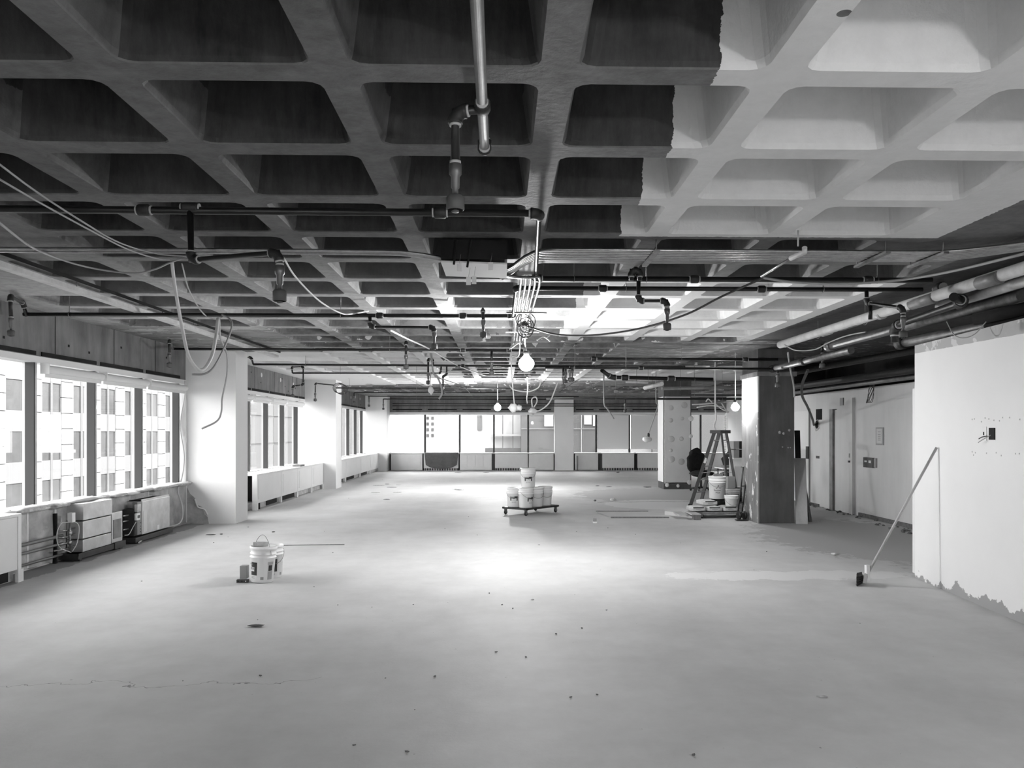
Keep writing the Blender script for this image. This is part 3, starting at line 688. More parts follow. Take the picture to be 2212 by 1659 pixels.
# fan coil A
fa = empty('fan_coil_unit', (-5.43, 11.0, 0), label='bare sheet metal fan coil unit with tangled valves and wires, nearer one', cat='heater')
B().box(-5.55, -5.31, 10.35, 11.62, 0.03, 0.07).box(-5.55, -5.54, 10.35, 11.62, .07, .1).box(-5.32, -5.31, 10.35, 11.62, .07, .1).box(-5.55, -5.31, 10.35, 10.36, .07, .1).done('drip_pan', 'pan', parent=fa)
B().box(-5.54, -5.32, 10.4, 10.46, 0, .03).box(-5.54, -5.32, 11.5, 11.56, 0, .03).done('foot', 'pan', parent=fa)
B().box(-5.54, -5.34, 10.52, 11.27, 0.10, 0.252, bev=.003).done('lower_panel', 'sheet', parent=fa)
B().box(-5.54, -5.34, 10.52, 11.27, 0.268, 0.488, bev=.003).done('middle_panel', 'sheet', parent=fa)
B().box(-5.555, -5.33, 10.51, 11.28, 0.505, 0.715, bev=.003).done('hood', 'sheet', parent=fa)
B().box(-5.54, -5.34, 11.29, 11.60, 0.10, 0.52, bev=.004).done('side_cabinet', 'sheet', parent=fa)
B().box(-5.35, -5.334, 11.33, 11.56, 0.16, 0.42, bev=.002).done('access_plate', 'sheetd', parent=fa)
B().box(-5.335, -5.30, 11.30, 11.62, 0.02, 0.11).done('dark_bracket', 'pan', parent=fa)
B().box(-5.42, -5.36, 10.30, 10.38, 0.50, 0.62, bev=.005).done('actuator', 'plastic', parent=fa)
for z in (0.17, 0.24, 0.32, 0.40): B().tube([(-5.5, 10.1 + z * .3, z), (-5.44, 10.3, z), (-5.44, 10.52, z + .01)], .011, 7).done('copper_pipe', 'galv', parent=fa)
B().tube([(-5.42, 10.36, .12), (-5.42, 10.36, .52)], .013, 8).lathe([(.02, 0), (.026, .01), (.026, .04), (.02, .05)], (-5.42, 10.36, .34), 8).lathe([(.02, 0), (.026, .01), (.026, .04), (.02, .05)], (-5.42, 10.36, .22), 8).done('valve', 'galv', parent=fa)
B().tube(smooth_path([(-5.4, 10.33, .5), (-5.44, 10.20, .50), (-5.42, 10.06, .38), (-5.42, 10.12, .22), (-5.4, 10.35, .12)]), .006, 5).done('wire', 'cablew', parent=fa)
B().tube(smooth_path([(-5.38, 10.36, .52), (-5.35, 10.44, .44), (-5.36, 10.42, .24), (-5.39, 10.36, .13)]), .006, 5).done('wire', 'cablew', parent=fa)
# fan coil B
fb = empty('fan_coil_unit', (-5.43, 12.6, 0), label='grey fan coil unit with control box and open top, farther one', cat='heater')
B().box(-5.58, -5.31, 11.95, 13.28, 0.02, 0.09, bev=.003).done('drip_pan', 'pan', parent=fb)
B().box(-5.56, -5.325, 12.2, 13.2, 0.11, 0.60, bev=.004).done('casing', 'sheetd' if False else 'sheet', parent=fb)
B().box(-5.54, -5.345, 12.25, 13.15, 0.595, 0.612).done('open_top', 'void', parent=fb)
B().box(-5.345, -5.335, 12.2, 13.2, 0.60, 0.63).box(-5.56, -5.55, 12.2, 13.2, 0.60, 0.63).done('top_flange', 'sheet', parent=fb)
B().box(-5.52, -5.36, 12.0, 12.2, 0.11, 0.5).done('valve_recess', 'pan', parent=fb)
B().box(-5.40, -5.33, 12.05, 12.2, 0.12, 0.60, bev=.003).done('control_strip', 'sheetd', parent=fb)
B().box(-5.36, -5.315, 12.02, 12.14, 0.46, 0.57, bev=.006).done('transformer', 'plasticg', parent=fb)
cb = B().box(-5.35, -5.318, 12.0, 12.12, 0.34, 0.44, bev=.004).done('control_box', 'plastic', parent=fb)
B().box(-5.319, -5.314, 12.03, 12.1, 0.37, 0.41).done('display', 'cabled', parent=cb)
for z in (.16, .2, .24, .29): B().lathe([(.008, 0), (.008, .004)], (-5.331, 12.15, z), 8, axis=(1, 0, 0)).done('knockout', 'void', parent=fb)
B().box(-5.326, -5.322, 12.24, 12.36, 0.14, 0.45).done('label_strip', 'mud', parent=fb)
B().box(-5.326, -5.322, 12.72, 12.8, 0.12, 0.19).done('sticker', 'plastic', parent=fb)
for z in (.22, .34, .42): B().tube([(-5.45, 11.85, z), (-5.43, 12.1, z)], .012, 7).done('copper_pipe', 'galv', parent=fb)
B().tube(smooth_path([(-5.34, 12.1, .36), (-5.36, 11.98, .25), (-5.36, 11.85, .16), (-5.4, 11.8, .15)]), .006, 5).done('wire', 'cablew', parent=fb)

# ------------------------------------------------------------------ text helper
def text_mesh(txt, size):
    cu = bpy.data.curves.new('lettering', 'FONT'); cu.body = txt; cu.size = size; cu.align_x = 'CENTER'; cu.align_y = 'CENTER'; cu.extrude = 0.0004; cu.resolution_u = 2
    o = bpy.data.objects.new('tmp', cu); COL.objects.link(o); dg = bpy.context.evaluated_depsgraph_get(); me = bpy.data.meshes.new_from_object(o.evaluated_get(dg)); bpy.data.objects.remove(o); return me
def wrap(me, R, z0, ang, slope=0.0):
    """bend a flat xy mesh round a pail of radius R, facing angle ang"""
    for v in me.vertices:
        x, y, z = v.co; r = R + y * slope + z + 0.0012; a = ang + x / R; v.co = (r * math.cos(a), r * math.sin(a), z0 + y)
def cyl_patch(R, slope, z0, ang, w, h, cx=0, cyy=0, off=0.0006, n=6):
    bm = bmesh.new(); g = []
    for j in range(2):
        row = []
        for i in range(n + 1):
            x = cx - w / 2 + w * i / n; y = cyy - h / 2 + h * j; r = R + y * slope + off; a = ang + x / R
            row.append(bm.verts.new((r * math.cos(a), r * math.sin(a), z0 + y)))
        g.append(row)
    for i in range(n): bm.faces.new((g[0][i], g[0][i + 1], g[1][i + 1], g[1][i]))
    return bm
def link_local(name, me_or_bm, m, parent, kind=None):
    if isinstance(me_or_bm, bmesh.types.BMesh):
        me = bpy.data.meshes.new(name); me_or_bm.to_mesh(me); me_or_bm.free()
    else: me = me_or_bm
    me.materials.clear(); me.materials.append(M[m]); o = bpy.data.objects.new(name, me); COL.objects.link(o); o.parent = parent
    if kind: o['kind'] = kind
    return o
def pail(loc, label, group=None, h=0.37, r0=0.132, r1=0.150, m='plastic', face=-PI / 2, style=None, lid=True, bail='down', rz=0.0, tilt=0.0):
    p = empty('pail', loc, rz, label, 'bucket', group)
    if tilt: p.rotation_euler = (0, tilt, rz)
    prof = [(r0 - 0.006, 0), (r0, 0.006)]
    zz = [0.70, 0.715, 0.73, 0.80, 0.815, 0.83, 0.92]
    prof += [(r0 + (r1 - r0) * 0.7, h * 0.70), (r1 + 0.006, h * 0.715), (r1 + 0.006, h * 0.728), (r1 - 0.004, h * 0.74), (r1 - 0.003, h * 0.80), (r1 + 0.006, h * 0.81), (r1 + 0.006, h * 0.823), (r1 - 0.002, h * 0.835), (r1, h * 0.93), (r1 + 0.005, h * 0.94), (r1 + 0.004, h)]
    if lid: prof += [(r1 - 0.008, h)]
    else: prof += [(r1 - 0.002, h), (r1 - 0.012, h * 0.9), (r0 - 0.01, 0.03), (0.002, 0.03)]
    b = B(); b.lathe(prof, n=28, capt=lid); link_local('body', b.bm, m, p)
    if lid:
        b = B(); b.lathe([(r1 + 0.004, h - 0.02), (r1 + 0.010, h - 0.018), (r1 + 0.010, h + 0.004), (r1 - 0.002, h + 0.010), (r1 - 0.012, h + 0.002), (0.001, h + 0.002)], n=28, capb=False, capt=False); link_local('lid', b.bm, m, p)
    # wire handle
    a0 = face + PI / 2; e0 = Vector((math.cos(a0), math.sin(a0), 0)) * (r1 + 0.008); fr = Vector((math.cos(face), math.sin(face), 0))
    pts = []
    for i in range(13):
        t = PI * i / 12; q = e0 * math.cos(t)
        if bail == 'down': q = q + fr * (math.sin(t) * (r1 + 0.012)) + Vector((0, 0, h * 0.86 - math.sin(t) * 0.15)); 
        else: q = q * (1 - 0.25 * math.sin(t)) + Vector((0, 0, h * 0.82 + math.sin(t) * 0.20)) + fr * 0.02
        pts.append(q)
    b = B(); b.tube(pts, 0.0028, 5); link_local('handle', b.bm, 'galvd', p)
    sl = (r1 - r0) / (0.7 * h) * 0.7; Rm = r0 + (r1 - r0) * 0.4
    def patch(name, mm, w, hh, cx, cz, off=0.0006): link_local(name, cyl_patch(Rm, sl, h * 0.40, face, w, hh, cx, cz, off), mm, p)
    def letters(t, size, cx, cz, mm, off=0.0):
        me = text_mesh(t, size)
        for v in me.vertices: v.co.x += cx; v.co.y += cz; v.co.z += off
        wrap(me, Rm, h * 0.40, face, sl); link_local('lettering', me, mm, p)
    if style == 'super':
        patch('label_block', 'ink', 0.15, 0.085, 0, 0.02); patch('label_ground', 'plastic', 0.105, 0.04, 0, 0.0, 0.0012)
        patch('label_ground', 'plasticg', 0.08, 0.02, -0.03, 0.052, 0.0012); letters('SUPER', 0.036, 0, 0.0, 'inkg', 0.001); letters('BOND', 0.03, 0, -0.055, 'inkg')
    if style == 'near':
        patch('label_block', 'ink', 0.085, 0.14, 0.0, 0.0); patch('label_ground', 'plastic', 0.06, 0.045, -0.02, -0.005, 0.0012); letters('PER', 0.042, -0.02, -0.003, 'ink', 0.0016)
        letters('SUPER', 0.026, -0.055, 0.045, 'inkg'); patch('label_side', 'inkg', 0.07, 0.03, 0.19, 0.06); patch('label_side', 'ink', 0.05, 0.06, 0.19, 0.01); patch('label_side', 'inkg', 0.06, 0.09, 0.19, -0.07); patch('label_mark', 'inkg', 0.035, 0.03, 0.10, -0.10)
        patch('label_line', 'inkg', 0.05, 0.006, -0.01, -0.085); patch('label_line', 'inkg', 0.05, 0.006, -0.01, -0.10)
    if style == 'tri':
        bm = bmesh.new(); tri = [(-0.042, 0.0), (0.042, 0.0), (0.0, 0.075)]; inn = [(-0.026, 0.009), (0.026, 0.009), (0, 0.054)]
        vo = [bm.verts.new((x, y, 0)) for x, y in tri]; vi = [bm.verts.new((x, y, 0)) for x, y in inn]
        for i in range(3): bm.faces.new((vo[i], vo[(i + 1) % 3], vi[(i + 1) % 3], vi[i]))
        me = bpy.data.meshes.new('triangle_mark'); bm.to_mesh(me); bm.free(); wrap(me, Rm, h * 0.45, face, sl); link_local('triangle_mark', me, 'ink', p)
        letters('Semper', 0.045, -0.02, -0.005, 'ink'); letters('Must', 0.045, -0.01, -0.05, 'ink')
    return p

# near pail: two nested, tilted a little
g = pail((-2.615, 8.95, 0.006), 'white pail with dark printed label and raised wire handle, alone on the near floor', face=-PI / 2 - 0.55, style='near', bail='up', h=0.375, r0=.118, r1=.134, tilt=.05)
g2 = pail((-2.60, 9.24, 0.0), 'white pail standing close behind the near labelled pail', face=-PI / 2 + 0.5, bail='down', lid=False, style='near', h=0.365, r0=.118, r1=.134)
lv_ = empty('wood_block', (-2.81, 8.98, 0), label='upright grey wooden block beside the near pail', cat='block')
B().box(-2.85, -2.775, 8.93, 9.02, 0.035, 0.175, bev=.004).done('block', 'card', parent=lv_)
st = B(); st.box(-2.87, -2.745, 8.88, 8.93, 0.0, 0.035, bev=.004); st.done('steel_foot', 'cabled', parent=lv_)
for x in (-2.85, -2.81, -2.77): B().lathe([(.007, 0), (.007, .003)], (x, 8.881, .018), 8, axis=(0, -1, 0)).done('bolt_hole', 'plastic' if x > -2.79 else 'void', parent=lv_)
pl = B(); pl.cbox((-2.625, 8.95, 0.412), .16, .05, .045, Matrix.Rotation(.1, 3, 'Z'), bev=.004); pl.done('tool_block', 'plasticg', label='small pale block lying on the near pail lid', cat='block', origin=(-2.62, 8.95, 0.39))

# dolly with five pails
N0 = Vector((0.47, 15.69, 0)); U = Vector((0.66, 0.751, 0)); V = Vector((-0.751, 0.66, 0))
dl = empty('dolly', N0 + U * 0.52 + V * 0.31, math.atan2(U.y, U.x), label='black four-wheeled dolly carrying five white pails', cat='dolly')
def dolly_parts(root, L, Wd, zt=0.15, m='plasticb'):
    b = B(); b.box(-L / 2, L / 2, -Wd / 2, -Wd / 2 + 0.05, zt - 0.035, zt).box(-L / 2, L / 2, Wd / 2 - 0.05, Wd / 2, zt - 0.035, zt).box(-L / 2, -L / 2 + 0.05, -Wd / 2, Wd / 2, zt - 0.035, zt).box(L / 2 - 0.05, L / 2, -Wd / 2, Wd / 2, zt - 0.035, zt).box(-L / 2, L / 2, -0.03, 0.03, zt - 0.035, zt); b.box(-L / 2 + .05, L / 2 - .05, -Wd / 2 + .05, Wd / 2 - .05, zt - 0.012, zt - 0.002)
    link_local('deck', b.bm, m, root)
    for sx in (-1, 1):
        for sy in (-1, 1):
            x, y = sx * (L / 2 - 0.05), sy * (Wd / 2 - 0.05)
            f = B(); f.box(x - .025, x + .025, y - .018, y - .013, 0.03, zt - .04).box(x - .025, x + .025, y + .013, y + .018, 0.03, zt - .04).box(x - .03, x + .03, y - .03, y + .03, zt - .045, zt - .035)
            ca = link_local('caster', f.bm, 'galvd', root)
            w = B(); w.lathe([(.03, -.011), (.042, -.011), (.045, -.006), (.045, .006), (.042, .011), (.03, .011)], (x, y, .045), 16, axis=(0, 1, 0)); link_local('wheel', w.bm, 'plasticb', ca)
dolly_parts(dl, 1.04, 0.62)
def dp(u, v, z=0.151): return N0 + U * u + V * v + Vector((0, 0, z))
pa = pail(dp(.18, .46), 'white pail with dark label at the left end of the dolly', style='super', face=-PI / 2 - .05)
pail(dp(.18, .16), 'white pail at the nearest corner of the dolly, label turned right', style='super', face=-PI / 2 + .75, bail='down')
pail(dp(.49, .16), 'white pail on the dolly directly right of the nearest corner pail', face=-PI / 2 + .3)
pail(dp(.80, .18), 'white pail at the right end of the dolly', face=-PI / 2 + .3)
pail(dp(.42, .30, .151 + .381), 'white labelled pail stacked on top of the others on the dolly', style='super', face=-PI / 2)
B().blob(dp(.97, .3, .19), .09, .06, .045, .5, 3).done('strap_bundle', 'plasticb', label='black bundle lying on the right end of the pail dolly', cat='strap', origin=dp(.97, .3, .15))

# ------------------------------------------------------------------ stepladder and the heap round it
def ladder():
    L = empty('stepladder', (4.75, 18.2, 0), label='dark fibreglass stepladder standing open beside the dark column', cat='ladder')
    top = 1.64; xt = P(1553, 935, 18.1).x
    C0 = Vector((4.80, 17.8, top - .03)); fd = Vector((.67, -.75, 0)).normalized(); wv = Vector((.36, .5, 0)).normalized()
    fa_, fb_ = Vector((4.15, 17.85, 0.0)), Vector((4.50, 18.36, 0.0)); ta, tb_ = C0 - fd * .09 - wv * .15, C0 - fd * .09 + wv * .15
    ra, rb = Vector((4.84, 17.15, 0.0)), Vector((5.17, 17.62, 0.0)); sa, sb = C0 + fd * .09 - wv * .15, C0 + fd * .09 + wv * .15
    xt = C0.x; RL = Matrix.Rotation(math.atan2(fd.y, fd.x), 3, 'Z')
    for a, b in ((fa_, ta), (fb_, tb_)): B().beam(a, b, .075, .03, PI / 2).done('front_rail', 'fibreg', parent=L)
    for a, b in ((ra, sa), (rb, sb)): B().beam(a, b, .055, .025, PI / 2).done('rear_rail', 'fibreg', parent=L)
    for k in range(1, 6):
        t = k / 5.6; a = fa_.lerp(ta, t); b = fb_.lerp(tb_, t); B().beam(a, b, .085, .022).done('step', 'stepm', parent=L)
        a = ra.lerp(sa, t); b = rb.lerp(sb, t)
        if k != 3: B().beam(a, b, .03, .018).done('rear_brace', 'stepm', parent=L)
    B().cbox(C0 + Vector((0, 0, .02)), .28, .40, .07, RL, bev=.012).done('top_cap', 'fibreg', parent=L)
    for a, b in ((fa_.lerp(ta, .45), ra.lerp(sa, .45)), (fb_.lerp(tb_, .45), rb.lerp(sb, .45))):
        m_ = (a + b) / 2 + Vector((0, 0, .04)); B().beam(a, m_, .018, .006).beam(m_, b, .018, .006).done('spreader', 'stepm', parent=L)
    for a in (fa_, fb_, ra, rb): B().cbox(a + Vector((0, 0, .02)), .09, .05, .04, bev=.006).done('foot', 'plasticb', parent=L)
    lbl = fa_.lerp(ta, .62); B().cbox(lbl + Vector((-.0, -.019, 0)), .05, .004, .12, Matrix.Rotation(.35, 3, 'Y')).done('sticker', 'mud', parent=L)
ladder()
def lathe_pail_simple(): pass
# second dolly with sacks
d2l = empty('platform_truck', (4.22, 15.55, 0), 0.06, label='low platform truck carrying paper sacks beside the dark column', cat='dolly')
dolly_parts(d2l, 1.05, 0.62, 0.115, 'woodd')
def sack(c, rz, lab, L_=.42, W_=.27, H_=.105):
    s = empty('sack', c, rz, label=lab, cat='sack')
    b = B(); b.box(-L_ / 2, L_ / 2, -W_ / 2, W_ / 2, 0, H_); bm = b.bm; bmesh.ops.subdivide_edges(bm, edges=bm.edges[:], cuts=4, use_grid_fill=True)
    for v in bm.verts:
        u, w, q = v.co.x / (L_ / 2), v.co.y / (W_ / 2), (v.co.z / H_) * 2 - 1
        k = 1 - 0.45 * max(abs(u) ** 4, abs(w) ** 4); v.co.z = H_ / 2 + (v.co.z - H_ / 2) * k - 0.008 * (1 - k) + mnoise.noise(v.co * 9 + Vector(c)) * .006
    for f in bm.faces: f.smooth = True
    link_local('bag', bm, 'sack', s)
    b = B(); b.box(-L_ / 2 - .004, -L_ / 2 + .002, -W_ * .38, W_ * .38, H_ * .68, H_ * .86); link_local('printed_band', b.bm, 'ink', s)
    b = B(); b.box(-L_ / 2 - .004, -L_ / 2 + .002, -W_ * .2, W_ * .2, H_ * .42, H_ * .55); link_local('printed_line', b.bm, 'inkg', s)
x1_, x2_, x3_ = P(1506, 1100, 15.4).x, P(1541, 1100, 15.4).x, P(1575, 1100, 15.4).x
sack((x1_, 15.5, .116), PI / 2, 'paper sack at the left end of the platform truck')
sack((x2_, 15.5, .116), PI / 2, 'paper sack in the middle of the platform truck bottom row')
sack((x3_, 15.5, .116), PI / 2, 'paper sack at the column end of the platform truck')
sack((P(1527, 1090, 15.6).x, 15.62, .222), PI / 2 + .1, 'paper sack lying on top of two sacks on the platform truck')
b = B(); b.lathe([(.12, 0), (.132, .01), (.135, .10), (.14, .12), (.14, .2), (.13, .2)], n=24, capt=True)
pb = empty('pail', (P(1554, 1090, 15.9).x, 15.98, .115), label='short black pail under the triangle-marked white pail', cat='bucket'); link_local('body', b.bm, 'plasticb', pb)
ptri = pail((P(1549, 1086, 15.95).x, 15.95, .317), 'tall dirty white pail with printed triangle standing on a black pail', style='tri', h=.44, r0=.15, r1=.168, face=-PI / 2 - .1, lid=False)
B().cbox((ptri.location.x + .02, 15.95, .317 + .462), .17, .1, .05, bev=.006).done('wood_float', 'woodd', label='dark block resting in the top of the triangle-marked pail', cat='tool', origin=(ptri.location.x + .02, 15.95, .76))
pail((P(1580.5, 1098, 15.35).x, 15.38, .222), 'small white plastic bucket on the column-side sack', h=.2, r0=.105, r1=.128, lid=False)
pail((P(1582, 1078, 16.5).x, 16.45, .17), 'grey smeared pail behind the small white bucket', h=.30, r0=.13, r1=.145, m='plasticg', lid=False)
pail((P(1598, 1078, 16.6).x, 16.75, .17), 'black bucket nearest the dark column behind the handcart', h=.30, r0=.12, r1=.135, m='plasticb', lid=False)
q = P(1578, 1056, 16.45); B().box(q.x - .07, q.x + .08, 16.4, 16.55, .475, .72, bev=.004).done('carton', 'card', label='upright brown carton standing in the grey smeared pail', cat='box', origin=(q.x, 16.5, .475))
# stand that carries the pails behind
B().box(4.45, 5.15, 16.25, 17.0, 0.0, 0.17, bev=.01).done('pallet_stack', 'woodd', label='low dark pallet behind the platform truck', cat='pallet', origin=(4.8, 16.6, 0))
# handcart
hc = empty('handcart', (4.47, 14.9, 0), label='upright black handcart leaning against the dark column', cat='cart')
for (a, b2) in (((1606, 1008), (1594, 1107)), ((1614, 1010), (1603, 1108))):
    B().tube([P(a[0], a[1], 15.2), P(b2[0], b2[1], 15.0)], .014, 8).done('frame_tube', 'black', parent=hc)
B().tube([P(1600, 1008, 15.2), P(1616, 1008, 15.2)], .014, 8).done('handle', 'galvd', parent=hc)
B().tube([P(1600, 1050, 15.12), P(1610, 1050, 15.12)], .01, 8).tube([P(1597, 1085, 15.05), P(1607, 1085, 15.05)], .01, 8).done('crossbar', 'black', parent=hc)
for px in (1596, 1608): w = B(); q = P(px, 1111, 14.95); w.lathe([(.03, -.02), (.07, -.02), (.08, -.012), (.08, .012), (.07, .02), (.03, .02)], (q.x, 14.95, .085), 18, axis=(1, .25, 0)); w.done('wheel', 'plasticb', parent=hc)
B().cbox((P(1601, 1116, 14.85).x, 14.82, .015), .22, .14, .01).done('toe_plate', 'black', parent=hc)
# pallet and white sheet stack left of truck
B().prism([(3.2, 15.95), (3.62, 15.25), (3.66, 16.0), (4.1, 16.6), (3.35, 16.6)], 0.0, 0.07).done('sheet_stack', 'drywall', label='stack of pale drywall sheets on the floor left of the platform truck', cat='drywall', origin=(3.8, 15.9, 0))
pp = empty('pallet', (3.7, 15.3, 0), label='dark wooden skid under the front edge of the drywall stack', cat='pallet')
B().box(3.55, 3.68, 14.98, 15.12, 0.0, .09).done('block', 'woodd', parent=pp); B().box(3.5, 3.68, 14.95, 15.5, .09, .11).done('deck_board', 'wood', parent=pp); B().box(3.30, 3.46, 15.1, 15.65, .072, .09).done('deck_board', 'wood', parent=pp)
# planks by the column
B().beam(P(1732, 1132, 14.3), P(1728, 990, 14.75), .20, .02).done('plank', 'wood', label='wide pale plank leaning on the right side of the dark column', cat='plank')
B().beam(P(1751, 1130, 14.6), P(1736, 1040, 14.95), .05, .05).done('timber', 'woodd', label='square dark timber leaning beside the wide pale plank', cat='plank')
B().beam(P(1728, 1130, 14.8), P(1722, 930, 15.15), .10, .02).done('plank', 'void', label='narrow black board tucked between dark column and pale plank', cat='plank')
# black chair behind the patched pillar and clutter further back
def chair(loc, rz, lab):
    c = empty('office_chair', loc, rz, label=lab, cat='chair')
    b = B(); b.blob((0, .2, .80), .30, .09, .34, .35, 5, 3); link_local('backrest', b.bm, 'cloth', c)
    b = B(); b.blob((0, -.02, .47), .33, .30, .10, .3, 2, 3); link_local('seat', b.bm, 'cloth', c)
    b = B(); b.tube([(0, 0, .08), (0, 0, .42)], .03, 10); link_local('post', b.bm, 'plasticb', c)
    for k in range(5):
        a = 2 * PI * k / 5; b = B(); b.tube([(0, 0, .10), (.28 * math.cos(a), .28 * math.sin(a), .07)], [.025, .015], 8); leg = link_local('leg', b.bm, 'plasticb', c)
        w = B(); w.lathe([(.01, -.012), (.03, -.012), (.03, .012), (.01, .012)], (.28 * math.cos(a), .28 * math.sin(a), .03), 10, axis=(-math.sin(a), math.cos(a), 0)); link_local('wheel', w.bm, 'plasticb', leg)
chair((5.48, 22.3, 0), .5, 'black upholstered office chair beside the patched pillar')
chair((6.75 - .75, 21.2, 0), -.6, 'black upholstered office chair seen through the stepladder')
tb = empty('work_table', (6.2, 20.0, 0), label='pale topped work table behind the stepladder', cat='table')
B().box(5.35, 6.6, 19.6, 20.4, .72, .75, bev=.003).done('tabletop', 'plastic', parent=tb)
for x in (5.42, 6.53):
    for y in (19.67, 20.33): B().box(x - .02, x + .02, y - .02, y + .02, 0, .72).done('leg', 'galvd', parent=tb)
B().box(5.45, 5.85, 19.7, 20.1, .751, .80).done('binder', 'woodd', label='dark flat box lying on the work table', cat='box', origin=(5.65, 19.9, .751))
for k, (z, lab) in enumerate(((1.02, 'lower grey and black carton of the pair beside the dark column'), (1.22, 'upper grey and black carton of the pair beside the dark column'))):
    q0, q1 = P(1585, 0, 19.0).x, P(1616, 0, 19.0).x; cx_ = empty('carton', ((q0 + q1) / 2, 19.2, z), label=lab, cat='box')
    B().box(q0, q0 + .13, 19.0, 19.4, z, z + .185, bev=.004).done('pale_end', 'card', parent=cx_); B().box(q0 + .135, q1, 19.0, 19.4, z, z + .185, bev=.004).done('black_side', 'plasticb', parent=cx_)
sh = empty('shelf_stand', (5.6, 19.2, 0), label='white stand carrying two cartons behind the handcart', cat='stand')
B().box(P(1584, 0, 19).x, P(1618, 0, 19).x, 18.98, 19.42, .99, 1.018).box(P(1586, 0, 19).x, P(1618, 0, 19).x, 19.38, 19.42, .0, .99).done('stand_panel', 'plastic', parent=sh)
B().box(P(1586, 0, 18.9).x, P(1606, 0, 18.9).x, 18.9, 18.95, .35, .82).done('pegboard', 'sheetd' if False else 'drywall', parent=sh)

# ------------------------------------------------------------------ broom
br = empty('broom', (3.86, 8.66, 0), label='push broom with black bristles leaning against the right wall', cat='broom')
ptop = nw(0.60, 0.02, 1.47); pbot = Vector((3.905, 8.62, 0.11))
B().tube([pbot, ptop], .0135, 10).done('handle', 'wood', parent=br)
B().beam(pbot + Vector((0, .0, .10)), pbot + Vector((0, 0, -.06)), .035, .05).done('socket', 'plastic', parent=br)
RB = Matrix.Rotation(-.42, 3, 'Z'); HB = Vector((3.885, 8.62, 0))
B().cbox(HB + Vector((0, 0, .078)), .035, .28, .085, RB @ Matrix.Rotation(.25, 3, 'Y'), bev=.006).done('head_block', 'wood', parent=br)
b = B()
for i in range(40):
    for j in range(5):
        z = .045 + j * .016; y = -.13 + i * .0066
        b.beam(HB + RB @ Vector((-.017 - .004 * j, y, 0)) + Vector((0, 0, z)), HB + RB @ Vector((-.082 + random.uniform(-.006, .006), y + random.uniform(-.006, .006), 0)) + Vector((0, 0, max(.004, z - .045 + .008 * j))), .008, .008)
b.done('bristles', 'bristle', parent=br, kind='stuff')

# ------------------------------------------------------------------ wall fittings on the near right wall
RW = Matrix.Rotation(math.atan2(ndir.y, ndir.x), 3, 'Z')
def nwt(px):  # distance along the near wall seen at pixel column px
    r = (px - CX) / F; vx = r * math.cos(TH) - math.sin(TH); vy = r * math.sin(TH) + math.cos(TH)
    # solve t*(vx,vy) = NWA + s*ndir
    det = vx * (-ndir.y) + ndir.x * vy; t = (NWA.x * (-ndir.y) + ndir.x * NWA.y) / det; s = (vx * NWA.y - vy * NWA.x) / det
    return s, t
def nwp(px, py, off=0.0):
    s, t = nwt(px); return nw(s, off, CH + (HY - py) / F * t)
q = nwp(2144, 937); ou = empty('outlet_box', q, label='open dark electrical box with loose wires on the right wall', cat='outlet')
B().cbox(nwp(2144, 937, .004), .10, .012, .11, RW, bev=.003).done('box_opening', 'void', parent=ou)
B().tube(smooth_path([nwp(2143, 940, .01), nwp(2132, 950, .04), nwp(2125, 956, .05)]), .004, 5).done('wire', 'cable', parent=ou)
B().tube(smooth_path([nwp(2135, 942, .01), nwp(2129, 944, .03), nwp(2124, 948, .04)]), .005, 5).done('wire', 'cabled', parent=ou)
q = nwp(2127, 937); cpl = empty('cover_plate', q, label='white cover plate with a dark hole beside the open electrical box', cat='outlet')
B().cbox(nwp(2127, 937, .003), .085, .006, .13, RW, bev=.002).done('plate', 'white2', parent=cpl); B().cbox(nwp(2126.5, 936.5, .007), .018, .003, .03, RW).done('hole', 'void', parent=cpl)
sh_ = B()
for (x, y) in [(2100, 906), (2105, 905), (2120, 911), (2128, 903), (2136, 905), (2147, 908), (2159, 909), (2166, 902), (2181, 902), (2203, 906), (2100, 976), (2107, 978), (2103, 983), (2131, 979), (2152, 978), (2163, 984), (2194, 980), (2202, 980)]:
    sh_.cbox(nwp(x, y, .001), .012, .003, .013, RW)
sh_.done('screw_hole', 'muddk', parent=wr, kind='stuff')

# corridor wall fittings
def cw(px, py): # point on corridor wall
    r = (px - CX) / F; vx = r * math.cos(TH) - math.sin(TH); vy = r * math.sin(TH) + math.cos(TH); t = XR / vx; return Vector((XR, vy * t, CH + (HY - py) / F * t))
def cbx(name, m, x0, x1, y0, y1, t=.02, lab=None, cat=None, parent=None):
    a = cw(x0, y1); b = cw(x1, y0); o = B().box(XR - t, XR + .002, b.y, a.y, a.z, b.z)
    return o.done(name, m, parent=parent, label=lab, cat=cat, origin=None if parent else ((XR, (a.y + b.y) / 2, a.z)))
nf = empty('framed_notice', cw(1902, 942), label='small framed notice on the corridor wall right of the door', cat='notice')
cbx('frame', 'inkg', 1894, 1910, 923, 961, .02, parent=nf); cbx('paper', 'drywall', 1896, 1908, 926, 958, .024, parent=nf)
for yy in (932, 938, 942, 946, 950): cbx('print_line', 'inkg', 1899, 1905, yy, yy + 1.3, .026, parent=nf)
pn = empty('fire_panel', cw(1882, 1000), label='dark wall panel with pale symbols below the framed notice', cat='panel')
cbx('face', 'cabled', 1869, 1890, 989, 1009, .04, parent=pn); cbx('side', 'inkg', 1890.5, 1895, 990, 1010, .03, parent=pn); cbx('mark', 'mud', 1872, 1877, 995, 998, .043, parent=pn); cbx('mark', 'mud', 1881, 1886, 995, 1000, .043, parent=pn)
cbx('switch_plate', 'inkg', 1735, 1743, 940, 950, .015, 'small square switch plate on the far end of the corridor wall', 'switch')
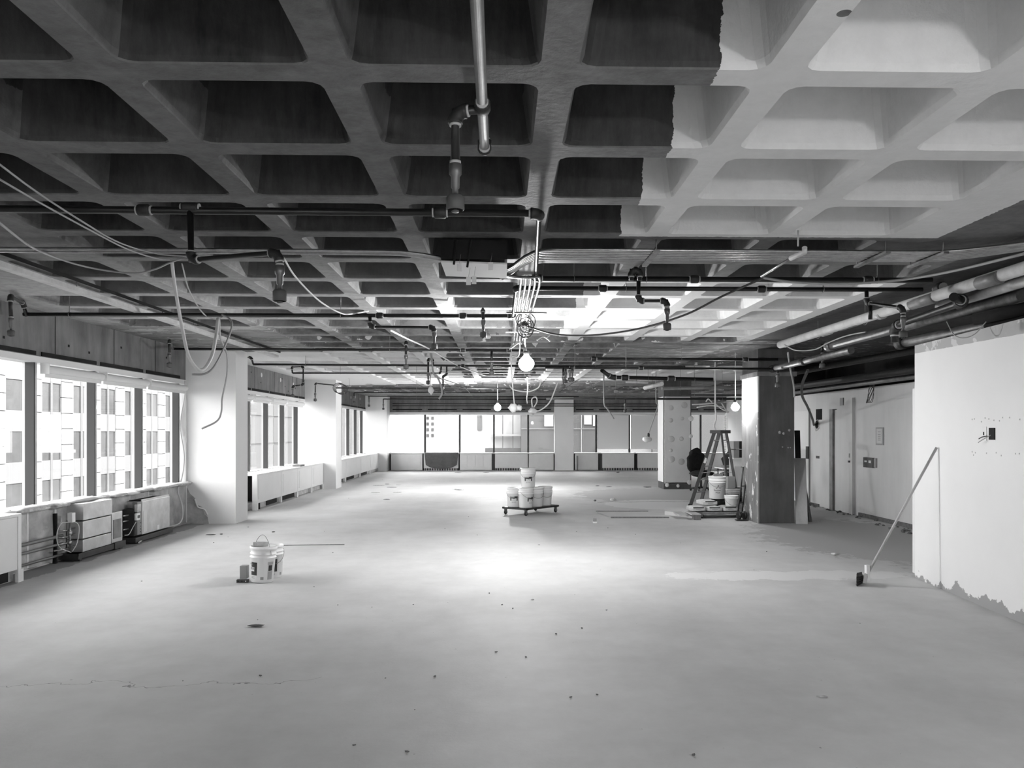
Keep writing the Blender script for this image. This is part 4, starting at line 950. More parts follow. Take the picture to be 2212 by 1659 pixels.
cbx('outlet_plate', 'muddk', 1736, 1743, 1048, 1058, .015, 'pale outlet plate low on the corridor wall behind the planks', 'outlet')
cbx('sign_plate', 'inkg', 1816, 1823, 859, 876, .02, 'small dark plate on the corridor wall above the door', 'plate')
cbx('exposed_patch', 'void', 1763, 1776, 883, 907, .006, 'dark rectangular hole in the corridor wall above the hanging cable end', 'hole')
hb_ = empty('wall_hole', cw(1765, 920), label='ragged hole in the corridor wall with a cable entering it', cat='hole')
B().blob(cw(1766, 918), .02, .14, .13, .6, 4).done('broken_edge', 'muddk', parent=hb_); B().blob(cw(1766, 917) + Vector((-.012, 0, 0)), .02, .09, .09, .5, 9).done('cavity', 'void', parent=hb_)
cbx('small_hole', 'cabled', 1763, 1770, 985, 990, .006, 'small torn hole in the corridor wall beside the lock', 'hole')
B().tube(smooth_path([P(1745, 800, 13.2), P(1733, 830, 14.3), P(1733, 855, 15.2), P(1745, 880, 16.2), P(1755, 905, 17.0), cw(1763, 918) + Vector((-.05, 0, 0))]), .025, 7).done('cable', 'cabled', label='thick dark cable hanging down into the ragged corridor wall hole', cat='cable')
# coil of wire high on corridor wall
b = B()
for k in range(4):
    c0 = cw(1893 + k * 2, 850) + Vector((-.1 - .02 * k, 0, 0)); pts = [c0 + Vector((0, .11 * math.cos(a + k) * (1 + .2 * k), .17 * math.sin(a + k * .4))) for a in [2 * PI * i / 14 for i in range(14)]]
    b.tube(pts, .005, 5, closed=True)
b.done('wire_coil', 'cabled', label='loose coil of thin wire hanging on the corridor wall above the notice', cat='wire')
# rubble strip along corridor wall foot
rk = B()
for i in range(90):
    y = random.uniform(9.5, 18.5); x = XR - random.uniform(.03, .42) * (1 if y < 15 else .5); s = random.uniform(.012, .045); rk.blob((x, y, s * .3), s, s * 1.4, s * .5, .8, i, 1)
rk.done('rubble_strip', 'rubbled', label='line of broken rubble along the foot of the corridor wall', cat='rubble', kind='stuff')

# ------------------------------------------------------------------ pipes
def elbow(parent, p, d0, d1, r):
    """p corner, arriving along d0, leaving along d1"""
    d0 = Vector(d0).normalized(); d1 = Vector(d1).normalized(); k = r * 2.3; a = p - d0 * k; c = p + d1 * k
    pts = [a, a + d0 * r * .5] + [(a.lerp(p, t)).lerp(p.lerp(c, t), t) for t in (.25, .5, .75)] + [c - d1 * r * .5, c]
    e = B().tube(pts, [r * 1.5, r * 1.5, r * 1.42, r * 1.42, r * 1.42, r * 1.5, r * 1.5], 12).done('elbow', 'fitting', parent=parent)
    B().tube([a - d0 * r * .5, a], r * 1.2, 12).done('thread_ring', 'tape', parent=parent); B().tube([c, c + d1 * r * .5], r * 1.2, 12).done('thread_ring', 'tape', parent=parent)
    return e
def coupling(parent, p, d, r, L=None):
    d = Vector(d).normalized(); L = L or r * 3.2
    B().tube([p - d * L / 2, p - d * L * .38, p + d * L * .38, p + d * L / 2], [r * 1.3, r * 1.55, r * 1.55, r * 1.3], 12).done('coupling', 'fitting', parent=parent)
    B().tube([p - d * (L / 2 + r * .45), p - d * L / 2], r * 1.18, 12).done('thread_ring', 'tape', parent=parent); B().tube([p + d * L / 2, p + d * (L / 2 + r * .45)], r * 1.18, 12).done('thread_ring', 'tape', parent=parent)
def head(parent, p, s=1.0):
    """sprinkler head hanging from point p"""
    x, y, z = p
    h = B().lathe([(.018 * s, 0), (.026 * s, -.004), (.026 * s, -.045 * s), (.018 * s, -.055 * s), (.017 * s, -.10 * s), (.012 * s, -.105 * s), (.012 * s, -.135 * s)][::-1], (x, y, z), 12).done('sprinkler_head', 'brass', parent=parent)
    B().lathe([(.032 * s, -.19 * s), (.037 * s, -.187 * s), (.037 * s, -.14 * s), (.028 * s, -.13 * s), (.010 * s, -.128 * s)], (x, y, z), 14, capb=False).lathe([(.004 * s, -.20 * s), (.016 * s, -.198 * s), (.016 * s, -.192 * s), (.006 * s, -.188 * s), (.006 * s, -.14 * s)], (x, y, z), 8).done('cap', 'capg', parent=h)
def drop(parent, pts, r, s=1.0, hd=True):
    pts = [Vector(p) for p in pts]
    B().tube(pts, r, 12).done('drop_pipe', 'black', parent=parent)
    for a, b, c in zip(pts, pts[1:], pts[2:]): elbow(parent, b, b - a, c - b, r)
    if hd:
        e = pts[-1]; B().tube([e + Vector((0, 0, .0)), e + Vector((0, 0, -.012))], r * 1.15, 12).done('thread_ring', 'tape', parent=parent); head(parent, e + Vector((0, 0, -.01)), s)
def hanger(parent, p, top=ZB, r=.004, pr=.025):
    B().tube([Vector((p[0], p[1], p[2] + pr)), Vector((p[0], p[1], top + .36))], r, 6).done('hanger_rod', 'galvd', parent=parent)
    pts = [Vector((p[0], p[1] + math.sin(a) * pr * 1.15, p[2] + math.cos(a) * pr * 1.15)) for a in [2 * PI * i / 12 for i in range(12)]]
    B().tube(pts, .004, 5, closed=True).done('hanger_ring', 'galvd', parent=parent)
def line(label, pts, r, m='black', couplings=(), hangers=(), name='sprinkler_pipe', cat='pipe', group=None):
    pts = [Vector(p) for p in pts]; root = empty(name, pts[0], label=label, cat=cat, group=group)
    B().tube(pts, r, 12).done('main_pipe', m, parent=root)
    if m == 'black' or True:
        for a, b, c in zip(pts, pts[1:], pts[2:]):
            if (b - a).normalized().dot((c - b).normalized()) < .9: elbow(root, b, b - a, c - b, r)
    for x in couplings:   # x along first axis-aligned segment
        best = None
        for a, b in zip(pts, pts[1:]):
            if abs(b.x - a.x) > .5 and min(a.x, b.x) <= x <= max(a.x, b.x): t = (x - a.x) / (b.x - a.x); best = (a.lerp(b, t), b - a)
        if best: coupling(root, best[0], best[1], r)
    for x in hangers:
        for a, b in zip(pts, pts[1:]):
            if abs(b.x - a.x) > .5 and min(a.x, b.x) <= x <= max(a.x, b.x): t = (x - a.x) / (b.x - a.x); hanger(root, a.lerp(b, t), pr=r * 1.1); break
    return root
# overhead steel pipe running towards the viewer
zc = 3.02
a = line('steel sprinkler pipe overhead running away from the viewer, nearest of all', [(-.065, -2.0, zc), (-.085, 4.02, zc), (-.085, 4.02, zc + .25)], .023, 'sheetd')
tp = P(1040, 240, 3.46); coupling(a, Vector((-.083, 3.46, zc)), (0, 1, 0), .023)
drop(a, [(-.083, 3.46, zc - .012), (P(983, 250, 3.46).x, 3.48, zc - .02), (P(983, 250, 3.46).x, 3.48, P(0, 340, 3.48).z)], .0215, 1.05)
# L1 and its connector and L3a
L1 = line('long black sprinkler pipe crossing the ceiling nearest the viewer', [(-5.5, 5.12, 3.02), (.235, 5.12, 3.01), (.30, 7.3, 3.01), (3.9, 7.3, 3.01)], .024, couplings=[P(308, 448, 5.1).x, P(950, 448, 5.1).x, P(1500, 602, 7.3).x, P(1875, 602, 7.3).x], hangers=[P(1396, 602, 7.3).x, P(1240, 602, 7.3).x, 3.4, -3.4])
q = P(411, 448, 5.12); coupling(L1, q, (1, 0, 0), .0205, .10)
e1_ = P(413, 562, 5.12); e2_ = P(600, 546, 4.95)
drop(L1, [(q.x, 5.12, 3.02), e1_, e2_, Vector((e2_.x + .012, 4.95, P(0, 566, 4.95).z))], .021, 1.15)
q = P(1378, 602, 7.3)
drop(L1, [(q.x, 7.26, 3.02), P(1379, 650, 7.26), P(1440, 650, 7.2), P(1441, 664, 7.2)], .020, 1.0)
drop(L1, [P(1364, 606, 7.2), P(1364, 584, 7.2), P(1382, 584, 7.2), P(1382, 606, 7.2)], .022, hd=False)
# L3b + L2
L2 = line('black sprinkler pipe stepping across mid ceiling from the near left windows', [(-5.38, 9.3, 2.956), (.125, 9.3, 2.956), (.135, 7.85, 3.02), (4.1, 7.85, 3.02)], .0225, couplings=[P(820, 683, 9.3).x, P(1302, 622, 7.85).x, P(1645, 622, 7.85).x, P(1000, 683, 9.3).x], hangers=[P(150, 683, 9.3).x, P(736, 683, 9.3).x, P(1352, 622, 7.85).x, P(1778, 622, 7.85).x])
drop(L2, [P(58, 683, 9.3), P(50, 655, 9.25), P(22, 640, 8.6), P(24, 684, 8.6)], .0205, 1.0)
drop(L2, [P(799, 685, 9.3), P(800, 706, 9.3), P(937, 707, 9.2), P(938, 716, 9.2)], .0205, 1.0)
drop(L2, [P(1043, 684, 9.28), P(1043, 668, 9.2), P(1044, 690, 9.12)], .018, 1.0)
drop(L2, [P(1872, 622, 7.85), P(1872, 655, 7.85), P(1950, 665, 7.4), P(1951, 682, 7.4)], .02, 1.0)
drop(L2, [P(1880, 660, 7.8), P(1880, 690, 7.8)], .02, 1.0, hd=False)
coupling(L2, P(2030, 622, 7.85), (0, 1, 0), .035)
# smaller lines deeper in
L4 = line('thin black sprinkler pipe ending beside the near white column', [P(374, 754, 12.9), P(1130, 757, 12.9)], .0195, couplings=[P(1000, 757, 12.9).x, P(1100, 757, 12.9).x], hangers=[P(552 + 290, 756, 12.9).x])
drop(L4, [P(374, 754, 12.9), P(366, 735, 12.5), P(366, 762, 12.5)], .0195, 1.1)
drop(L4, [P(880, 755, 12.9), P(877, 738, 12.6), P(877, 766, 12.6)], .0195, 1.1)
drop(L4, [P(1062, 758, 12.9), P(1062, 780, 12.85)], .0195, 1.1)
L5 = line('black sprinkler pipe starting right of the near white column', [P(547, 787, 15.9), P(1010, 790, 15.9), P(1480, 792, 15.9)], .0205, couplings=[P(1000, 790, 15.9).x], hangers=[P(660, 788, 15.9).x, P(1286, 792, 15.9).x])
drop(L5, [P(547, 787, 15.9), P(543, 772, 15.9), P(528, 772, 15.85), P(528, 803, 15.85)], .019, 1.1)
drop(L5, [P(936, 789, 15.9), P(934, 776, 15.9), P(925, 776, 15.7), P(925, 805, 15.7)], .019, 1.1)
drop(L5, [P(1222, 791, 15.9), P(1222, 803, 15.85)], .019, 1.1); drop(L5, [P(1235, 791, 15.9), P(1236, 797, 15.85)], .019, 1.2)
L6 = line('thin black sprinkler pipe with looped end above the second window bay', [P(632, 806, 18.3), P(952, 806, 18.3), P(953, 792, 18.3)], .019, hangers=[P(735, 806, 18.3).x])
drop(L6, [P(632, 806, 18.3), P(630, 793, 18.3), P(655, 792, 18.2), P(655, 831, 18.2), P(633, 834, 18.2), P(632, 838, 18.2)], .019, 1.0)
drop(L6, [P(965, 792, 18.3), P(965, 810, 18.25), P(957, 812, 18.25), P(957, 828, 18.25)], .019, 1.2)
L7 = line('black sprinkler pipe starting by the middle left column', [P(726, 838, 23.0), P(1110, 839, 23.0)], .019, hangers=[P(755, 838, 23.0).x, P(1010, 838, 23.0).x])
drop(L7, [P(722, 832, 22.7), P(681, 828, 22.7), P(681, 848, 22.7)], .019, 1.2)
L8 = line('thin black sprinkler pipe over the third window bay, nearer one', [P(765, 848, 27.0), P(1080, 848, 27.0)], .019, hangers=[P(830, 848, 27).x]); drop(L8, [P(765, 848, 27), P(765, 856, 27)], .019, 1.2)
L9 = line('thin black sprinkler pipe over the third window bay, farther one', [P(795, 856, 29.5), P(1250, 857, 29.5)], .019); drop(L9, [P(797, 856, 29.5), P(797, 864, 29.5)], .019, 1.2)
L10 = line('thin black sprinkler pipe just before the far wall at ceiling level', [P(828, 862, 32.5), P(1200, 863, 32.5)], .019); drop(L10, [P(828, 862, 32.5), P(828, 872, 32.5)], .019, 1.2)
LP1 = line('lower pair pipe in front of the far beam, upper one', [P(848, 872, 33.6), P(1420, 873, 33.6)], .02); hanger(LP1, P(920, 872, 33.6), pr=.02); hanger(LP1, P(1300, 873, 33.6), pr=.02)
LP2 = line('lower pair pipe in front of the far beam, lower one', [P(848, 876.5, 33.75), P(1420, 877.5, 33.75)], .02); hanger(LP2, P(960, 876.7, 33.75), pr=.02); hanger(LP2, P(1340, 877.4, 33.75), pr=.02)
R1_ = line('black pipe crossing in front of the dark column top', [P(1275, 775, 14.0), P(1680, 777, 14.0)], .026, couplings=[P(1283, 775, 14).x, P(1610, 776, 14).x], hangers=[P(1250 + 102, 775, 14).x, P(1472, 775, 14).x])
R2_ = line('black pipe crossing below the other in front of the dark column', [P(1178, 794, 13.8), P(1668, 797, 13.8)], .021, couplings=[P(1385, 795, 13.8).x, P(1235, 794, 13.8).x], hangers=[P(1352, 795, 13.8).x, P(1242, 795, 13.8).x])
drop(R2_, [P(1217, 794, 13.8), P(1217, 812, 13.75)], .02, 1.0); drop(R2_, [P(1233, 794, 13.8), P(1231, 798, 13.75)], .02, 1.0)
R3_ = line('thick black pipe right of the hanging lamps', [P(1300, 800, 17.2), P(1320, 815, 17.5), P(1540, 820, 17.5)], .042, couplings=[P(1450, 818, 17.5).x, P(1350, 817, 17.5).x])
R4_ = line('grey horizontal pipe left of the dark column', [P(1430, 839, 19.5), P(1640, 837, 19.5)], .04, 'sheetd', hangers=[P(1560, 838, 19.5).x])
R5_ = line('dark pipe above the patched pillar', [P(1180, 861, 22.3), P(1640, 862, 22.3)], .03, hangers=[P(1330, 861, 22.3).x, P(1560, 861, 22.3).x]); drop(R5_, [P(1350, 861, 22.3), P(1350, 872, 22.3)], .02, 1.2)
R6_ = line('thin dark pipe right of the patched pillar', [P(1470, 853, 21.0), P(1640, 854, 21.0)], .02)
R7_ = line('slim pale tube fixture pointing left above the patched pillar', [P(1393, 838, 18.6), P(1430, 829, 17.6)], .045, 'insul', name='tube')
R8_ = line('slim pale tube above the patched pillar, upper one', [P(1352, 824, 18), P(1400, 826, 18)], .035, 'insul', name='tube')
for ln_, hs in ((L8, (900, 1040)), (L9, (900, 1150)), (L10, (900, 1100)), (R3_, (1400, 1500)), (R4_, (1470,)), (R6_, (1500, 1600)), (L6, (700, 900)), (L7, (900, 1060))):
    pass
def hang_at(root, px, py, Y, pr): hanger(root, P(px, py, Y), pr=pr)
for a_ in ((L8, 900, 848, 27.0, .02), (L9, 900, 856, 29.5, .02), (L10, 900, 862.5, 32.5, .02), (R3_, 1400, 817, 17.5, .045), (R3_, 1500, 819, 17.5, .045), (R4_, 1470, 838.5, 19.5, .045), (R6_, 1500, 853, 21.0, .022), (R6_, 1600, 854, 21.0, .022), (R7_, 1410, 834, 18.1, .05), (R8_, 1375, 825, 18.0, .04), (L6, 900, 806, 18.3, .02), (L7, 900, 838.5, 23.0, .02)): hang_at(*a_)
# run of pipes at the right
ins = line('white jacketed pipe running along the right side, thickest', [(4.15, 12.05, 2.93), (4.22, 5.4, 2.96), (4.3, 3.0, 2.96)], .055, 'insul', name='insulated_pipe')
ins2 = line('white jacketed pipe below the thickest one at the right', [(4.46, 8.2, 2.91), (4.42, 5.6, 2.92)], .05, 'insul', name='insulated_pipe')
for y in (11.9, 10.5, 10.35, 8.9, 8.4): B().tube([(4.19, y - .04, 2.935), (4.19, y + .04, 2.935)], .060, 14).done('jacket_band', 'plasticg', parent=ins)
for y, L_ in ((9.75, .5), (8.0, .45), (6.9, .3)): B().tube([(4.19, y - L_ / 2, 2.938), (4.19, y + L_ / 2, 2.938)], .058, 14).done('jacket_sleeve', 'sheetd', parent=ins)
for y in (10.7, 9.3): hanger(ins, (4.19, y, 2.935), pr=.06, r=.005)
gp = line('shiny steel pipe running above the right wall', [(4.62, 11.3, 2.84), (4.60, 7.1, 2.84)], .055, 'galvd', name='steel_pipe')
B().tube([(4.62, 11.28, 2.84), (4.62, 11.42, 2.84)], .075, 14).done('collar', 'galvd', parent=gp)
gp2 = line('dull steel pipe ending in front of the dark column', [(4.75, 14.05, 2.735), (4.72, 10.9, 2.735)], .05, 'galvd', name='steel_pipe')
B().tube([(4.75, 14.02, 2.735), (4.75, 14.2, 2.735)], .068, 14).tube([(4.74, 12.6, 2.735), (4.74, 12.75, 2.735)], .062, 14).done('collar', 'fitting', parent=gp2)
drop(gp2, [P(1680, 800, 13.7), P(1680, 806, 13.7)], .018, 1.2); drop(gp2, [P(1776, 744, 12.2), P(1776, 762, 12.2)], .02, 1.15)
gp3 = line('dull steel pipe lowest above the right wall corner', [(4.86, 9.75, 2.71), (4.98, 6.4, 2.71)], .055, 'galvd', name='steel_pipe')
B().tube([(4.86, 9.7, 2.71), (4.86, 9.85, 2.71)], .075, 14).done('collar', 'fitting', parent=gp3)
bk = line('black pipe with large elbow under the white jacketed pipe', [(4.1, 7.3, 2.86), (4.34, 7.55, 2.86), (4.34, 8.9, 2.80), (4.34, 8.9, 2.62)], .04)
line('black pipe deep over the corridor, upper one', [(5.3, 17.0, 2.72), (5.9, 9.2, 2.78)], .05, 'fitting')
line('black pipe deep over the corridor, lower one', [(5.75, 17.5, 2.52), (6.5, 9.2, 2.60)], .06, 'fitting')
line('grey pipe deep over the corridor next to its wall', [(6.2, 17.8, 2.46), (6.75, 9.3, 2.53)], .04, 'sheetd')
du = B().box(5.75, 6.9, 17.2, 17.9, 2.50, 3.1).done('duct', 'void', label='black duct box closing the corridor ceiling behind the dark column', cat='duct', origin=(6, 17.5, 2.36))
bdk = B()
for (px, py, Y, r) in ((2105, 690, 7.6, .06), (2128, 700, 7.6, .05), (2150, 694, 7.7, .05)): q = P(px, py, Y); bdk.tube([q, q + Vector((.25, -.35, .05)), q + Vector((.6, -.5, .1))], r, 10)
bdk.done('hose_ends', 'void', label='bunch of black hose ends above the right wall', cat='hose')
# torn black vapour strip above right wall
B().prism([(p.x, p.y) for p in (NWA + nrm * .80 + ndir * .0, NWB + nrm * .80, NWB + nrm * .88, NWA + nrm * .88)], 2.40, ZB).done('wall_upper', 'beam', kind='structure')

# conduit bundle across and along
cb_ = empty('conduit_bundle', (.3, 6.4, 3.03), label='bundle of six shiny conduits crossing to the right side', cat='conduit')
for i in range(6):
    Y = 6.26 + i * .062; z = 3.035
    pts = smooth_path([(-.1 + .02 * i, Y + .42, z - .09), (.06, Y + .38, z - .06), (.22, Y + .10, z - .01), (.42, Y, z), (1.4, Y, z), (2.4, Y, z), (3.2, Y, z), (3.55 + .02 * i, Y - .07, z), (4.0, Y - .42, z), (4.4, Y - .78, z)], 4)
    B().tube(pts, .0135, 8).done('conduit', 'galv', parent=cb_)
for x in (1.18, 2.95, 3.4): B().box(x - .02, x + .02, 6.15, 6.72, 3.0, 3.018).done('strut', 'galvd', parent=cb_); B().tube([(x, 6.7, 3.01), (x, 6.7, 3.15)], .005, 6).tube([(x, 6.2, 3.01), (x, 6.2, 3.15)], .005, 6).done('rod', 'galvd', parent=cb_)
cl_ = empty('conduit_bundle', (.24, 9, 3.0), label='bundle of bright conduits running away above the nearest lamp', cat='conduit')
for i in range(5):
    x = .17 + i * .042; B().tube(smooth_path([(-.02, 6.75 + i * .03, 2.94), (.06 + x * .5, 7.0, 2.96), (x, 7.25, 2.985), (x, 9, 2.985), (x + .01, 12.5, 2.985)], 4), .0125, 8).done('conduit', 'galv', parent=cl_)
for y in (9.1, 10.9): B().box(.05, .50, y - .02, y + .02, 2.955, 2.97).done('strut', 'galvd', parent=cl_)
c2 = empty('conduit_pair', (-3, 6.4, 3.04), label='pair of thin pale conduits crossing the left half of the ceiling', cat='conduit')
for i in range(2): B().tube(smooth_path([(-5.5, 6.35 + .09 * i, 3.045), (-3, 6.36 + .09 * i, 3.045), (-1.1, 6.38 + .09 * i, 3.045), (-.7, 6.4 + .09 * i, 3.035), (-.42, 6.45 + .09 * i, 3.0)], 4), .0135, 8).done('conduit', 'galv', parent=c2)
jb_ = empty('junction_box', (-.2, 6.45, 2.93), label='open black junction box with pale plate and paper tags at ceiling centre', cat='box')
B().box(-.46, .04, 6.16, 6.74, 2.94, 3.085).done('box_body', 'void', parent=jb_)
B().cbox((-.21, 6.44, 2.915), .5, .56, .012, Matrix.Rotation(.03, 3, 'Y')).done('cover_plate', 'drywall', parent=jb_)
for (px, py) in ((992, 578), (1060, 575), (1012, 607), (1024, 605)): q = P(px, py, 6.1); B().cbox(q, .035, .002, .06).done('paper_tag', 'plastic', parent=jb_); B().tube([q + Vector((0, 0, .03)), q + Vector((.01, .05, .11))], .0015, 4).done('tag_wire', 'cable', parent=jb_)
B().beam((-.36, 6.12, 2.89), (-.34, 6.14, 3.08), .012, .012).beam((-.26, 6.12, 2.87), (-.23, 6.14, 3.08), .012, .012).done('dark_wire', 'void', parent=jb_)
# ceiling channel at left
ch = empty('ceiling_track', (-4.1, 10, 3.0), label='long pale metal track along the ceiling above the left windows', cat='track')
B().box(-4.17, -4.08, 4.0, 15.0, 2.985, 3.03).done('channel', 'insul', parent=ch); B().box(-4.06, -4.045, 4.0, 15.0, 3.07, 3.10).done('edge_strip', 'void', parent=ch)
for y in (6, 8, 10, 12, 14): B().tube([(-4.12, y, 3.03), (-4.12, y, 3.11)], .006, 6).done('rod', 'galvd', parent=ch)
# bracket pipe right of centre
bp2 = empty('pipe_stub', P(1724, 540, 6.0), label='white pipe stub hung on a strap below the white ceiling edge', cat='pipe')
B().tube([P(1738, 535, 5.85), P(1738, 545, 5.88), P(1708, 558, 6.05)], .019, 10).done('stub', 'insul', parent=bp2)
B().tube([P(1708, 558, 6.05), P(1645, 597, 6.7)], .011, 8).done('rod', 'galv', parent=bp2)
B().tube([P(1724, 532, 5.95), Vector((P(1724, 500, 5.95).x, 5.95, 3.12))], .006, 6).done('strap', 'insul', parent=bp2)

# ------------------------------------------------------------------ cables
def cable(lab, pts, r, m='cable', cat='cable', name='cable', k=6): return B().tube(smooth_path(pts, k), r, 6).done(name, m, label=lab, cat=cat)
cable('thick pale loop of conduit hanging in front of the near column', [P(371, 562, 6.85), P(378, 620, 7.0), P(392, 700, 7.2), P(408, 770, 7.3), P(433, 800, 7.4), P(455, 775, 7.5), P(466, 730, 7.6), P(471, 688, 7.7)], .016, 'cablew', name='flexible_conduit')
cable('thin grey cable ending in a free tip before the near column', [P(480, 680, 8.9), P(497, 690, 8.8), P(500, 710, 8.7), P(480, 760, 8.6), P(460, 795, 8.5), P(440, 808, 8.5), P(415, 809, 8.5)], .011, 'cable')
cable('grey cable curling down in front of the near white column face', [P(474, 690, 9.2), P(476, 730, 9.4), P(490, 765, 9.5), P(490, 810, 9.5), P(480, 860, 9.5), P(478, 890, 9.5), P(468, 910, 9.5), P(436, 926, 9.5)], .011, 'cable')
cable('white wire running down the edge of the near column to the floor', [P(400, 822, 14.5), P(398, 860, 14.48), P(389, 920, 14.48), P(398, 985, 14.45), P(392, 1035, 14.4), P(384, 1060, 14.0), P(394, 1095, 13.9), P(388, 1130, 13.8), P(340, 1143, 13.3), PF(300, 1172, .02)], .012, 'cablew')
cable('pale pair of wires sagging from the capped sprinkler drop', [P(612, 556, 6.6), P(640, 600, 7.2), P(690, 650, 8.0), P(735, 676, 8.8), P(760, 678, 9.2), P(796, 672, 9.5)], .008, 'cablew')
cable('pale wires sagging from the sprinkler arm towards the far ceiling', [P(842, 713, 9.3), P(880, 732, 11), P(930, 755, 13), P(990, 790, 16), P(1050, 812, 19)], .012, 'cablew')
cable('grey cable swooping over the far left ceiling corner', [P(-10, 475, 4.2), P(80, 540, 6.2), P(180, 575, 6.9), P(280, 590, 7.2), P(330, 583, 7.1), P(371, 566, 6.8), P(430, 548, 6.5), P(470, 545, 6.4)], .008, 'cable')
cable('thin grey wire from the upper left corner across the ceiling', [P(-5, 352, 4.2), P(80, 415, 4.7), P(180, 480, 5.2), P(260, 525, 5.8), P(340, 548, 6.2), P(420, 555, 6.3)], .006, 'cable')
cable('second thin grey wire below the first in the upper left', [P(-5, 385, 4.3), P(90, 440, 4.8), P(200, 500, 5.4), P(280, 540, 6.0), P(350, 560, 6.4), P(410, 558, 6.4)], .006, 'cable')
cable('thin wire drooping behind the pale conduit loop', [P(393, 570, 6.9), P(410, 630, 8.2), P(440, 678, 9.2), P(470, 690, 9.4), P(490, 676, 9.4)], .007, 'cable')
cable('dark cable sagging from the pipe stub to the wire tangle', [P(1650, 600, 6.8), P(1560, 640, 7.2), P(1480, 680, 7.6), P(1380, 710, 8.2), P(1280, 724, 8.8), P(1200, 722, 9.2), P(1140, 705, 9.2)], .010, 'cabled')
cable('pale cable stretched to the far right pipes from the pipe stub', [P(1648, 600, 6.8), P(1720, 610, 7.0), P(1830, 613, 7.0), P(1950, 604, 6.8), P(2060, 585, 6.3), P(2212, 548, 5.6)], .011, 'cable')
cable('white cord sweeping below the second lamp', [P(1100, 832, 14), P(1110, 842, 14), P(1140, 846, 14), P(1162, 838, 14), P(1168, 825, 14)], .012, 'cablew')
cable('long pale cord hanging in a curve left of the far pier', [P(1205, 825, 15), P(1196, 850, 15), P(1185, 872, 15), P(1165, 887, 15), P(1152, 886, 15)], .013, 'cablew')
cable('white wire rising from the bagged fixture right of the lamps', [P(1150, 880, 15), P(1149, 862, 15), P(1158, 858, 15), P(1160, 868, 15), P(1153, 880, 15)], .012, 'cablew')
cable('thin flex with plug hanging under the nearest lamp', [P(1139, 815, 10), P(1140, 840, 10), P(1138, 862, 10), P(1139, 872, 10)], .007, 'cable')
cable('curved flexible pipe end hanging near the middle of the ceiling', [Vector((P(930, 800, 15.5).x, 15.5, ZB + .35)), P(935, 800, 15.5), P(945, 815, 15.5), P(953, 835, 15.5), P(955, 850, 15.5), P(948, 862, 15.5)], .018, 'cable', name='flexible_conduit')
cable('thin looping wires between the lines near the ceiling centre', [P(928, 830, 15.5), P(932, 805, 15.6), P(942, 815, 15.6), P(960, 820, 15.8), P(1000, 835, 16.5), P(1020, 855, 17)], .008, 'cable')
cable('dark wire drooping over the dark column corner', [P(1702, 762, 13.0), P(1708, 800, 13.5), P(1714, 830, 14.2), P(1716, 858, 14.3)], .016, 'muddk')
cable('grey wires looped along the right-hand pipes', [P(1695, 745, 11.5), P(1720, 757, 11.2), P(1760, 755, 11), P(1790, 740, 10.6), P(1830, 725, 10), P(1870, 717, 9.5)], .009, 'cable')
cable('thin wire loop hanging over the top edge of the right wall', [P(2045, 695, 7.6), P(2060, 722, 7.5), P(2080, 730, 7.4), P(2105, 722, 7.3), P(2130, 695, 7.2)], .005, 'cable')
cable('hanging cord holding a bagged bulb near the patched pillar', [Vector((P(1417, 862, 20).x, 20, ZB + .35)), P(1417, 862, 20), P(1421, 876, 20), P(1412, 905, 20), P(1401, 937, 20)], .012, 'cable')
bb_ = empty('bagged_bulb', P(1399, 946, 20), label='plastic wrapped bulb hanging from a cord left of the patched pillar', cat='lamp')
B().lathe([(.02, 0), (.03, .02), (.03, .08), (.015, .1)], P(1401, 944, 20), 10).done('socket', 'plasticb', parent=bb_); B().blob(P(1398, 949, 20), .11, .09, .08, .5, 6).done('bag', 'thumb', parent=bb_)
b = empty('bagged_lamp', P(1113, 882, 13.2), label='plastic wrapped lamp hanging below the nearest lamp', cat='lamp')
B().blob(P(1108, 881, 13.2), .07, .06, .075, .5, 1).done('bag', 'thumb', parent=b); B().blob(P(1121, 881, 13.2), .05, .05, .05, .5, 8).done('bag_tail', 'thumb', parent=b)
B().tube(smooth_path([Vector((P(1122, 764, 12.2).x, 12.1, ZB + .35)), P(1122, 764, 12.2), P(1106, 770, 12.6), P(1105, 800, 13), P(1108, 840, 13.2), P(1111, 872, 13.2)]), .010, 6).done('cord', 'cablew', parent=b)
b = empty('bagged_fixture', P(1152, 888, 15), label='small plastic wrapped fixture hanging right of the bagged lamp', cat='lamp'); B().blob(P(1151, 888, 15), .08, .05, .05, .7, 2).done('bag', 'thumb', parent=b)
b = empty('bagged_fixture', P(931, 842, 15.6), label='oval plastic wrapped fixture under the pipes left of the lamps', cat='lamp'); B().blob(P(931, 843, 15.6), .055, .05, .08, .3, 2).done('bag', 'thumb', parent=b); B().tube([Vector((P(929, 829, 15.6).x, 15.6, ZB + .35)), P(929, 836, 15.6)], .008, 6).done('cord', 'cablew', parent=b)
cable('pale flex tubes dangling before the far wall right window', [Vector((P(1304, 866, 19).x, 19, ZB + .35)), P(1305, 866, 19), P(1310, 880, 19), P(1318, 892, 19), P(1326, 905, 19)], .016, 'cable', name='flexible_conduit')
cable('white cable dropping from the ceiling to the stepladder top', [Vector((P(1545, 872, 17.8).x, 17.8, ZB + .35)), P(1545, 872, 17.8), P(1546, 890, 17.8), P(1547, 905, 17.8), P(1543, 920, 17.8), P(1546, 928, 17.8)], .016, 'cablew')
tg = empty('wire_tangle', P(1134, 700, 9.2), label='tangle of dark and white wires tied to the conduits above the nearest lamp', cat='wires')
